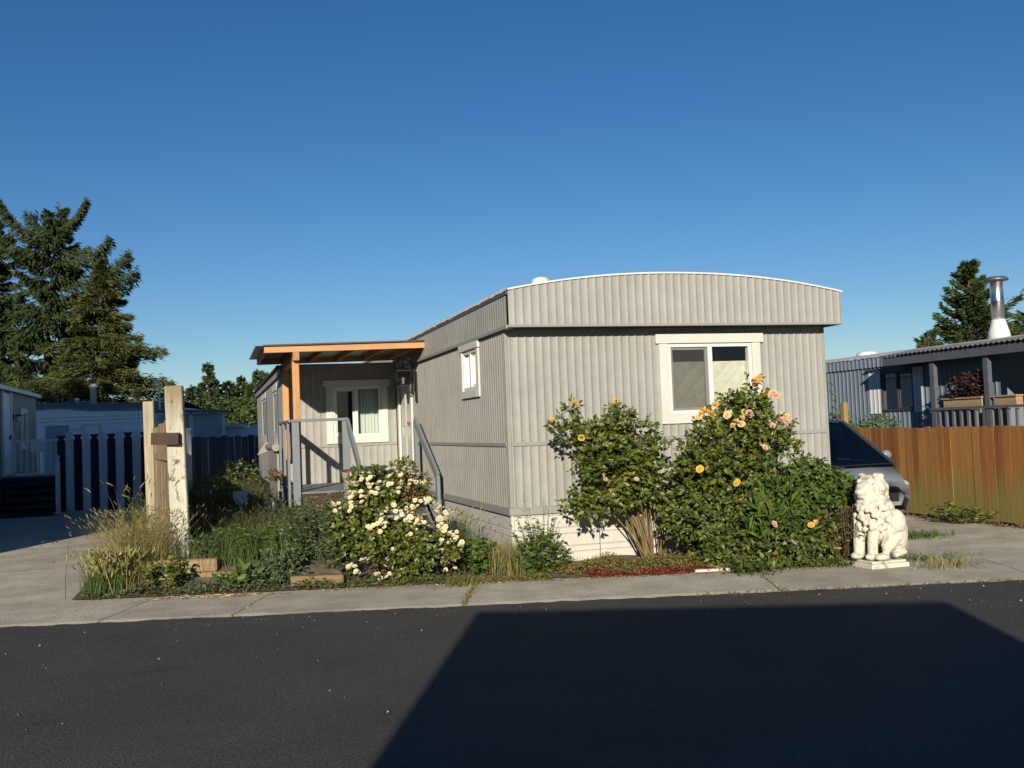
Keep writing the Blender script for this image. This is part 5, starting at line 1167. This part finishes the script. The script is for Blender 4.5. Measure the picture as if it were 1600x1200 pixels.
# ------------------------------------------------------------------ left neighbour home with porch
lh_ = thing('mobile_home', 'warm grey mobile home with white door at the left edge', 'mobile home', (-10.3, 11, 0))
XL_ = -8.2
LO, LN = (XL_, 0, 0), (1, 0, 0)
mb = MB(); wall_with_openings(mb, LO, SX, LN, 1.5, 21, .8, 3.05, [(18.45, 19.35, 1.62, 2.55)], pitch=.2, depth=.008); build('siding', mb, trailer_grey, lh_, smooth=True)
mb = MB(); mb.box(XL_ - .03, XL_ - .002, 1.5, 21, 0, .8); build('skirting', mb, skirt, lh_)
mb = MB(); mb.add([(XL_, 1.5, 0), (-12.4, 1.5, 0), (-12.4, 1.5, 3.2), (-10.3, 1.5, 3.4), (XL_, 1.5, 3.2)], [(0, 1, 2, 3, 4)]); mb.add([(XL_, 21, 0), (-12.4, 21, 0), (-12.4, 21, 3.2), (-10.3, 21, 3.4), (XL_, 21, 3.2)], [(0, 1, 2, 3, 4)]); mb.add([(-12.4, 1.5, 0), (-12.4, 21, 0), (-12.4, 21, 3.2), (-12.4, 1.5, 3.2)], [(0, 1, 2, 3)]); build('end_wall', mb, trailer_grey, lh_)
mb = MB(); mb.add([(XL_ + .12, 1.4, 3.16), (XL_ + .12, 21.15, 3.12), (-10.3, 21.15, 3.42), (-10.3, 1.4, 3.42), (-12.5, 21.15, 3.2), (-12.5, 1.4, 3.2)], [(0, 1, 2, 3), (3, 2, 4, 5)]); build('roof', mb, shingle, lh_)
mb = MB(); mb.box(XL_ + .06, XL_ + .13, 1.4, 21.15, 3.02, 3.12); mb.box(XL_ + .003, XL_ + .06, 1.45, 21.1, 3.03, 3.06); build('gutter', mb, paintedsteel, lh_)
mb = MB(); mb.box(XL_ + .015, XL_ + .055, 15.9, 16.75, .92, 2.95); d_ = build('door', mb, trailer_white, lh_)
mb = MB(); mb.box(XL_ + .012, XL_ + .07, 16.76, 16.95, .9, 3.0); mb.box(XL_ + .012, XL_ + .07, 15.75, 15.89, .9, 3.0); build('casing', mb, white, d_)
mb = MB(); mb.box(XL_ + .06, XL_ + .1, 16.58, 16.63, 1.8, 1.92); build('handle', mb, black, d_)
window(lh_, LO, SX, LN, 18.45, 19.35, 1.62, 2.55, casing=.1, head=.0, back=.4, split=.45)
lw = thing('wall_lamp', 'small dark wall lamp beside the door of the left home', 'lamp', (XL_ + .02, 17.35, 2.35))
mb = MB(); mb.box(XL_ + .01, XL_ + .04, 17.28, 17.42, 2.3, 2.5); mb.lathe((XL_ + .14, 17.35, 2.36), [(.03, .1), (.11, .06), (.11, .04)], 10); build('shade', mb, black, lw)
mb = MB(); mb.lathe((XL_ + .14, 17.35, 2.24), [(.04, 0), (.07, .03), (.085, .16)], 10); build('globe', mb, frost, lw)
lp = thing('entry_stairs', 'dark stairs with white railing in front of the left home', 'stairs', (-7.4, 15.4, 0))
mb = MB(); mb.box(XL_ + .05, -6.75, 15.5, 18.6, .78, .86); build('deck', mb, darkstep, lp)
for k in range(5):
    mb = MB(); y = 15.46 - k * .27; z = .7 - k * .165; mb.box(-8.1, -6.84, y - .29, y, z - .03, z + .03); mb.box(-8.1, -6.84, y - .03, y, z - .16, z - .031); build('stair_tread', mb, darkstep, lp)
mb = MB(); mb.box(-8.05, -6.9, 15.5, 18.5, .0, .78); build('skirt', mb, darkstep, lp)
for a, b in (((-7.85, 15.55), (-6.8, 15.55)), ((-6.8, 15.55), (-6.8, 18.5))):
    mb = MB(); mb.beam((*a, 1.74), (*b, 1.74), .07, .05); build('rail', mb, whiteboard, lp); n_ = 8 if a[1] == b[1] else 17
    mb = MB(); mb.beam((*a, .93), (*b, .93), .04, .05); build('bottom_rail', mb, whiteboard, lp)
    mb = MB(); mb.box(-.017, .017, -.017, .017, -.39, .37); bme = new_mesh('baluster', mb.v, mb.f, whiteboard)
    for k in range(n_): place('baluster', bme, lp, (a[0] + (b[0] - a[0]) * k / n_, a[1] + (b[1] - a[1]) * k / n_, 1.34))
mb = MB(); mb.beam((-6.78, 15.5, 1.66), (-6.78, 14.6, 1.2), .05, .14); build('stair_rail', mb, whiteboard, lp)
mb = MB(); mb.box(-6.83, -6.73, 14.55, 14.65, 0, 1.22); build('newel', mb, whiteboard, lp)
tw = MB(); v = []; f = []
for i in range(9):
    for j in range(7):
        x = -7.5 + .3 * i / 8; z = 1.78 - .32 * j / 6; v.append((x, 15.5 - .02 * math.sin(i * 1.9) * j / 6 - .005, z))
for i in range(8):
    for j in range(6): f.append((i * 7 + j, (i + 1) * 7 + j, (i + 1) * 7 + j + 1, i * 7 + j + 1))
tw.add(v, f); tag(build('cloth', tw, trailer_white, None, smooth=True, loc=(-7.35, 15.5, 1.6)), 'pale cloth hanging on the white railing of the left home', 'cloth')

# striped picket fence
sf = thing('striped_fence', 'picket fence of alternating white and navy boards between driveway and yard', 'fence', (-5.7, 14.3, 0))
def notch(w, h, t=.02):
    mb = MB(); a = w / 2; p = [(-a, 0), (a, 0), (a, h - .13), (a - .035, h - .11), (a - .035, h - .07), (a, h - .05), (a, h), (-a, h), (-a, h - .05), (-a + .035, h - .07), (-a + .035, h - .11), (-a, h - .13)]
    mb.prism([(x, 0, z) for x, z in p], (0, t, 0)); return mb
wmesh = new_mesh('picket', notch(.19, 1.8).v, notch(.19, 1.8).f, whiteboard); nmesh = new_mesh('picket', notch(.2, 1.8).v, notch(.2, 1.8).f, blueboard)
for k in range(16):
    t_ = k / 12; x = -6.72 + 2.3 * t_ ; y = 14.75 - .95 * t_
    place('picket', nmesh if k % 2 == 0 else wmesh, sf, (x, y + (.015 if k % 2 == 0 else -.01), .04 + .008 * (k % 3) + (.05 if k % 2 else 0)), (0, 0, R_(-22.4)))
mb = MB(); mb.beam((-6.8, 14.86, .4), (-3.9, 13.66, .4), .04, .09); mb.beam((-6.8, 14.86, 1.5), (-3.9, 13.66, 1.5), .04, .09); build('rail', mb, blueboard, sf)
# old dark board fence at the end of the yard
of = thing('board_fence', 'old dark board fence at the far end of the side yard', 'fence', (-3.3, 20, 0))
mb = MB(); mb.box(-.09, .09, -.01, .01, 0, 1.68); om = new_mesh('board', mb.v, mb.f, oldfence)
for k in range(19): place('board', om, of, (-5.0 + k * .19, 20 + random.uniform(-.01, .01), random.uniform(-.03, .06)), (0, R_(random.uniform(-1, 1)), 0))
mb = MB(); mb.box(-4.5, -4.41, 19.94, 20.03, 0, 2.0); build('post', mb, postfar, of)

# fence added out of sight behind the gate to shade the side yard
bf = thing('board_fence', 'weathered board fence added between the left driveway and the side yard to shade the yard', 'fence', (-4.35, 9, 0))
om2 = new_mesh('board', [tuple(q_.co) for q_ in om.vertices], [tuple(p_.vertices) for p_ in om.polygons], oldfence)
for k in range(49):
    y_ = 4.72 + k * .185; place('board', om2, bf, (-4.175 - (y_ - 4.5) * .0535, y_, random.uniform(-.02, .06)), (R_(random.uniform(-.8, .8)), 0, R_(93)), (1, 1, 1.12))
mb = MB(); mb.beam((-4.215, 4.7, .4), (-4.7, 13.7, .4), .035, .09); mb.beam((-4.215, 4.7, 1.5), (-4.7, 13.7, 1.5), .035, .09); build('rail', mb, oldfence, bf)

# pale home behind the striped fence
ph = thing('mobile_home', 'long pale mobile home with low grey roof beyond the striped fence', 'mobile home', (-8, 33, 0))
def pw(x): return 33.4 - .30 * (x + 12)        # wall line
DX = Vector((1, -.30, 0)).normalized(); DN = Vector((-.30, -1, 0)).normalized()
P0 = Vector((-12.5, pw(-12.5), 0)); Lp = 8.0
q = lambda t, z, n=0: tuple(P0 + DX * t + DN * n + Vector((0, 0, z)))
mb = MB(); mb.corr(P0, DX, DN, 0, Lp, .3, 2.75, pitch=.3, depth=.01); build('siding', mb, trailer_white, ph, smooth=True)
mb = MB(); mb.add([q(Lp, .3), q(Lp, .3, -4.2), q(Lp, 2.95, -4.2), q(Lp, 3.0, 0)], [(0, 1, 2, 3)]); mb.add([q(0, .3), q(0, .3, -4.2), q(0, 3.1, -4.2), q(0, 3.1)], [(0, 1, 2, 3)]); mb.add([q(0, .3, -4.2), q(Lp, .3, -4.2), q(Lp, 3, -4.2), q(0, 3, -4.2)], [(0, 1, 2, 3)]); build('end_wall', mb, trailer_white, ph)
rl = [(0, 3.12), (2.2, 3.14), (3.6, 3.16), (4.9, 3.02), (8.05, 2.95)]
mb = MB()
for (a, za), (b, zb) in zip(rl[:-1], rl[1:]):
    mb.add([q(a, 2.72, .05), q(b, 2.72, .05), q(b, zb - .08, .05), q(a, za - .08, .05)], [(0, 1, 2, 3)])
build('fascia', mb, trailer_white, ph)
mb = MB()
for (a, za), (b, zb) in zip(rl[:-1], rl[1:]):
    mb.add([q(a, za - .08, .12), q(b, zb - .08, .12), q(b, zb, .12), q(a, za, .12), q(b, zb + .28, -2.1), q(a, za + .28, -2.1), q(b, zb, -4.3), q(a, za, -4.3)], [(0, 1, 2, 3), (3, 2, 4, 5), (5, 4, 6, 7)])
build('roof', mb, shingle, ph)
mb = MB(); mb.beam(q(0, 2.45, .02), q(Lp, 2.45, .02), .03, .05); mb.beam(q(0, 2.6, .06), q(Lp, 2.6, .06), .03, .04); build('trim_line', mb, trailer_white, ph)
wq, bx = window(ph, P0, DX, DN, 4.55, 5.1, 1.55, 2.35, casing=.08, head=0, back=.3)
mb = MB(); v = [q(3.0, .3, .02), q(3.9, .3, .02), q(3.9, 2.4, .02), q(3.0, 2.4, .02)]; mb.prism(v, DN * .03); build('door', mb, mat('dull_blue_door', (.3, .33, .36), .6), ph)
mb = MB(); mb.lathe(q(5.0 - .7, 3.2, -1.5), [(.13, 0), (.13, .75), (.17, .76), (.17, .86), (.05, .92)], 14); build('chimney', mb, paintedsteel, ph, smooth=True)
mb = MB(); mb.lathe(q(3.75, 3.2, -1.2), [(.05, 0), (.05, .2), (.11, .21), (.11, .3), (.02, .34)], 12); build('roof_vent', mb, paintedsteel, ph, smooth=True)
mb = MB(); mb.lathe(q(.9 + .55, 3.1, -.8), [(.22, 0), (.2, .1), (.05, .3), (.01, .33)], 14); build('roof_vent', mb, paintedsteel, ph, smooth=True)
lm = thing('wall_lamp', 'white double floodlight on the pale home wall', 'lamp', q(4.2, 2.28, .05))
mb = MB(); mb.beam(q(4.0, 2.28, .1), q(4.4, 2.29, .1), .07, .06); build('floodlight', mb, vinyl, lm)
mb = MB(); mb.tube([(-5.15, 29.0, 0), (-5.14, 29.0, 3.95)], .03, 8); mb.tube([(-5.4, 29, 3.9), (-4.95, 29, 3.95)], .012, 6); mb.box(-5.35, -5.2, 28.97, 29.03, 3.86, 3.98)
tag(build('antenna_pole', mb, vinyl, None, loc=(-5.15, 29, 0)), 'thin white antenna pole left of the pale post', 'pole')
# lattice carport and white sheds
cp_ = thing('carport', 'lattice-sided carport with flat roof beyond the dark yard fence', 'carport', (-3.7, 25, 0))
mb = MB(); mb.add([(-5.2, 24.6, 2.56), (-2.75, 24.0, 2.50), (-2.75, 24.0, 2.60), (-5.2, 24.6, 2.68), (-2.75, 28, 2.7), (-5.2, 28, 2.8)], [(0, 1, 2, 3), (3, 2, 4, 5)]); build('roof', mb, shingle, cp_)
mb = MB(); mb.box(-4.0, -3.88, 24.5, 24.6, 0, 2.55); mb.box(-2.95, -2.85, 24.2, 24.3, 0, 2.5); build('post', mb, whiteboard, cp_)
mb = MB(); A = Vector((-3.86, 24.5, 1.5)); B_ = Vector((-2.95, 24.25, 1.5)); D_ = (B_ - A)
for k in range(-9, 10):
    for sgn in (1, -1):
        u0 = k / 9; pts = []
        for s in (0, 1):
            pass
        a0, a1 = u0, u0 + 1.0
        lo, hi = max(a0, 0), min(a1, 1)
        if hi <= lo: continue
        z0, z1 = (lo - a0) * .95, (hi - a0) * .95
        if sgn < 0: lo, hi = 1 - lo, 1 - hi
        mb.beam(A + D_ * lo + Vector((0, .01 * sgn, z0)), A + D_ * hi + Vector((0, .01 * sgn, z1)), .01, .04)
build('lattice', mb, lattice_m, cp_)
mb = MB(); mb.box(-5.2, -2.8, 27.9, 28, 0, 2.6); build('back_wall', mb, trailer_white, cp_)
ws = thing('shed', 'small white shed with gabled sunlit roof beyond the dark yard fence', 'shed', (-2.6, 26.4, 0))
mb = MB(); mb.box(-2.85, -2.2, 26.2, 27.6, 0, 2.0); build('wall', mb, trailer_white, ws)
mb = MB(); mb.box(-2.95, -2.1, 26.05, 27.7, 2.005, 2.13); build('roof', mb, paintedsteel, ws)
mb = MB(); mb.box(-2.7, -2.62, 26.14, 26.19, 0, 2.0); mb.box(-2.42, -2.34, 26.14, 26.19, 0, 2.0); build('trim', mb, white, ws)
ws = thing('shed', 'second low white shed with grey gable near the far end of the grey home', 'shed', (-1.6, 29, 0))
mb = MB(); mb.prism([(-2.4, 29, 0), (-.8, 29, 0), (-.8, 29, 1.85), (-1.6, 29, 2.15), (-2.4, 29, 1.85)], (0, 2, 0)); build('wall', mb, trailer_white, ws)
mb = MB(); mb.add([(-2.5, 28.9, 1.83), (-1.6, 28.9, 2.18), (-1.6, 31.1, 2.18), (-2.5, 31.1, 1.83), (-.7, 28.9, 1.83), (-.7, 31.1, 1.83)], [(0, 1, 2, 3), (1, 4, 5, 2)]); build('roof', mb, paintedsteel, ws)

# ------------------------------------------------------------------ homes on the camera's side of the road (they shade the asphalt)
az = R_(SUN_AZ); DS = Vector((math.sin(az), math.cos(az), 0)); DP = Vector((math.cos(az), -math.sin(az), 0))
c1 = Vector((-5.02, -12.22, 0))
bh = thing('mobile_home', 'pale mobile home across the road behind the viewpoint', 'mobile home', c1 + DP * 2 - DS * 8)
def bq(a, b, z): return tuple(c1 + DP * a - DS * b + Vector((0, 0, z)))
ww = 4.02
mb = MB(); mb.add([bq(0, 0, 0), bq(ww, 0, 0), bq(ww, 0, 3.3), bq(0, 0, 3.3)], [(0, 1, 2, 3)]); mb.add([bq(0, 0, 0), bq(0, 16, 0), bq(0, 16, 3.3), bq(0, 0, 3.3)], [(0, 1, 2, 3)]); mb.add([bq(ww, 0, 0), bq(ww, 16, 0), bq(ww, 16, 3.3), bq(ww, 0, 3.3)], [(0, 1, 2, 3)]); mb.add([bq(0, 16, 0), bq(ww, 16, 0), bq(ww, 16, 3.3), bq(0, 16, 3.3)], [(0, 1, 2, 3)]); build('wall', mb, trailer_white, bh)
mb = MB(); mb.add([bq(0, 0, 3.3), bq(ww, 0, 3.3), bq(ww, 16, 3.3), bq(0, 16, 3.3)], [(0, 1, 2, 3)]); build('roof', mb, shingle, bh)

# ------------------------------------------------------------------ parked car beside the house
car = thing('parked_car', 'grey minivan with maroon roof parked between the grey home and the cedar fence', 'car', (5.6, 2.6, 0))
carwhite = mat('grey_car_paint', (.24, .26, .265), .25, .03, 2, spec=.6); maroon = mat('dark_maroon_roof', (.03, .012, .018), .25, .05, 2, spec=.6)
cglass = glass_mat('car_glass', (.3, .45, .45), .9); rubber = mat('tyre_rubber', (.015, .015, .015), .85, .1); cplas = mat('black_car_plastic', (.02, .02, .02), .5, .1)
def loft(secs, close=True):
    """secs: list of lists of points (same length)"""
    mb = MB(); n = len(secs[0]); vs = [p for s in secs for p in s]; fs = []
    for i in range(len(secs) - 1):
        for k in range(n - 1): fs.append((i * n + k, i * n + k + 1, (i + 1) * n + k + 1, (i + 1) * n + k))
    if close: fs.append(tuple(range(n))); fs.append(tuple((len(secs) - 1) * n + k for k in range(n))[::-1])
    mb.add(vs, fs); return mb
XC, HW, YN = 5.55, .80, .9      # centre line, half width, nose
def sec(y, w, z0, z1, r=.1):
    return [(XC - w + .06, y, z0), (XC - w, y, z0 + .12), (XC - w - .015, y, (z0 + z1) / 2), (XC - w, y, z1 - r), (XC - w + r, y, z1), (XC - w * .4, y, z1 + .03), (XC + w * .4, y, z1 + .03), (XC + w - r, y, z1), (XC + w, y, z1 - r), (XC + w + .015, y, (z0 + z1) / 2), (XC + w, y, z0 + .12), (XC + w - .06, y, z0)]
mb = loft([sec(YN, .52, .3, .56), sec(YN + .06, .66, .22, .64), sec(YN + .25, .76, .2, .72), sec(YN + .55, HW, .2, .84), sec(YN + 1.4, HW, .2, .9), sec(YN + 3.6, HW, .2, .92), sec(YN + 3.95, .74, .25, .9)])
build('body', mb, carwhite, car, smooth=True)
def gsec(y, w0, w1, z0, z1): return [(XC - w0, y, z0), (XC - w1, y, z1), (XC + w1, y, z1), (XC + w0, y, z0)]
S = [(YN + .4, .74, .7, .8, .84), (YN + 1.5, .78, .62, .9, 1.49), (YN + 3.4, .78, .62, .92, 1.53), (YN + 3.85, .74, .6, .92, 1.2)]
def G_(i): y, w0, w1, z0, z1 = S[i]; return gsec(y, w0, w1, z0, z1)
a, b, c_, d = G_(0), G_(1), G_(2), G_(3)
mb = MB(); mb.add([a[1], a[2], b[2], b[1]], [(0, 1, 2, 3)]); build('windshield', mb, cglass, car)
for s in ((0, 1), (3, 2)):
    mb = MB(); mb.add([a[s[0]], b[s[0]], b[s[1]], a[s[1]]], [(0, 1, 2, 3)]); mb.add([b[s[0]], c_[s[0]], c_[s[1]], b[s[1]]], [(0, 1, 2, 3)]); build('side_window', mb, cglass, car)
mb = MB(); mb.add([c_[1], c_[2], d[2], d[1]], [(0, 1, 2, 3)]); build('rear_window', mb, cglass, car)
mb = MB()
y0, y1 = S[1][0] - .04, S[2][0] + .05
vs = [];
for y, zz in ((y0, 1.47), (y0 + .15, 1.525), ((y0 + y1) / 2, 1.57), (y1, 1.53)):
    vs.append([(XC - .64, y, zz - .05), (XC - .6, y, zz), (XC - .3, y, zz + .03), (XC + .3, y, zz + .03), (XC + .6, y, zz), (XC + .64, y, zz - .05)])
m2 = loft(vs, close=False); build('roof', m2, maroon, car, smooth=True)
cpil = mat('grey_green_pillar', (.05, .07, .07), .35, .05)
prs = [(a[1], b[1]), (a[2], b[2]), (b[1], c_[1]), (b[2], c_[2]), (c_[1], d[1]), (c_[2], d[2]), (b[0], b[1]), (b[3], b[2]), (c_[0], c_[1]), (c_[3], c_[2])]
for p_, q_ in prs:
    mb = MB(); mb.beam(p_, q_, .045, .045); build('pillar', mb, cpil, car)
mb = MB(); mb.beam((XC - .7, YN + .47, .86), (XC + .7, YN + .47, .86), .06, .03); build('cowl', mb, cplas, car)
for x in (XC - .35, XC + .35):
    mb = MB(); mb.box(x - .24, x + .24, YN + 1.6, YN + 1.78, .7, 1.25); mb.box(x - .14, x + .14, YN + 1.64, YN + 1.74, 1.26, 1.45); build('seat', mb, cplas, car, bevel=.04)
mb = MB(); mb.box(XC - .7, XC + .7, YN + 1.0, YN + 3.5, .5, .7); build('interior', mb, cplas, car)
for x in (XC - HW + .02, XC + HW - .02):
    for y in (YN + .75, YN + 3.2):
        s = -1 if x < XC else 1
        mb = MB(); mb.tube([(x - s * .18, y, .31), (x + s * .02, y, .31)], .31, 20); w_ = build('tyre', mb, rubber, car)
        mb = MB(); mb.tube([(x + s * .021, y, .31), (x + s * .03, y, .31)], .19, 16); build('rim', mb, steel, w_)
for s in (-1, 1):
    mb = MB(); mb.sphere((XC + s * .56, YN + .14, .58), (.15, .09, .07)); build('headlight', mb, frost, car, smooth=True)
    mb = MB(); mb.sphere((XC + s * .86, YN + .8, .98), (.09, .05, .07)); build('mirror', mb, carwhite, car, smooth=True)
mb = MB(); mb.box(XC - .42, XC + .42, YN - .012, YN + .02, .36, .48); build('grille', mb, cplas, car)

# ------------------------------------------------------------------ white lion statue
st = thing('lion_statue', 'white weathered concrete lion statue on a square base at the driveway corner', 'statue', (3.42, -2.0, 0))
SXC, SYC = 3.42, -2.0
mb = MB(); mb.box(SXC - .23, SXC + .23, SYC - .25, SYC + .25, -.02, .045); mb.box(SXC - .21, SXC + .21, SYC - .23, SYC + .23, .045, .07); o = build('base', mb, stone, st, bevel=.01)
bpy.context.view_layer.update()
mb = MB()
E = lambda c, r, n=14, m=10: mb.sphere((SXC + c[0], SYC + c[1], c[2]), r, n, m)
Tn = lambda pts, rad: mb.tube([(SXC + p[0], SYC + p[1], p[2]) for p in pts], rad, 10)
E((0, .02, .50), (.15, .15, .24)); E((.02, .08, .40), (.17, .17, .22)); E((0, .13, .56), (.13, .14, .17)); E((0, .2, .42), (.15, .13, .2))            # chest, belly
E((.15, .10, .33), (.10, .15, .24)); E((.18, .06, .46), (.09, .1, .14))            # right haunch
E((-.1, .13, .26), (.085, .13, .17)); E((-.13, .0, .11), (.05, .1, .04)); E((-.12, .08, .16), (.07, .12, .09))
Tn([(.16, .02, .30), (.15, -.06, .2), (.14, -.1, .1)], [.09, .06, .055]); E((.14, -.14, .11), (.06, .09, .04))
Tn([(-.09, -.06, .46), (-.09, -.12, .28), (-.09, -.13, .11)], [.075, .055, .05]); E((-.09, -.16, .11), (.058, .08, .04))
Tn([(.05, -.06, .46), (.045, -.12, .28), (.045, -.13, .11)], [.07, .05, .045]); E((.05, -.16, .11), (.055, .08, .04))
E((0, -.03, .72), (.15, .14, .15)); E((0, .0, .84), (.14, .13, .13))               # mane, head
E((-.01, -.12, .82), (.085, .07, .08)); E((-.01, -.19, .79), (.055, .05, .045)); E((-.01, -.17, .745), (.045, .045, .03))
E((-.1, .0, .95), (.035, .03, .035)); E((.09, .0, .95), (.035, .03, .035)); E((-.04, -.165, .86), (.02, .02, .012)); E((.025, -.165, .86), (.02, .02, .012))
Tn([(.12, .16, .18), (.22, .12, .14), (.2, -.02, .12)], [.03, .028, .03])
gg = random.Random(2)
for k in range(190):                                            # mane curls down the chest
    a = gg.uniform(-2.6, 2.6) - math.pi / 2; z = gg.uniform(.38, .96); r = (.135 if z > .62 else .15) * (1 - .6 * max(0, z - .84) / .14)
    if z > .72 and abs(a + math.pi / 2) < .75: continue
    if z < .6 and abs(a + math.pi / 2) > 1.5: continue
    E((r * math.cos(a), -.02 + r * math.sin(a), z), (.026, .026, .034), 7, 5)
for k in range(8):                                              # feather ridges on the flank
    Tn([(.1 + .015 * k, -.02, .6 - .05 * k), (.2, .08, .52 - .045 * k), (.22, .18, .38 - .03 * k)], [.018, .022, .012])
o = build('body', mb, stone, st, smooth=True)
o.location = Vector((0, 0, .004)); o.scale = (1.16, 1.12, .985); o.rotation_euler = (0, 0, R_(-66))
rm = o.modifiers.new('remesh', 'REMESH'); rm.mode = 'VOXEL'; rm.voxel_size = .0085; rm.use_smooth_shade = True
sm = o.modifiers.new('smooth', 'SMOOTH'); sm.iterations = 2; sm.factor = .5

# dark flowers in the long planter box
v1 = simple_leaves([((XP + .13, 4.75, 2.05), (.22, .48, .24)), ((XP + .13, 4.5, 2.12), (.2, .3, .2))], 900, .09, .05, zmin=1.8)
plant('flower_bush', 'dark red flowering plant in the long planter box on the blue porch', 'plant', (XP + .13, 4.3, 1.8), [('foliage', v1, deadfl)])
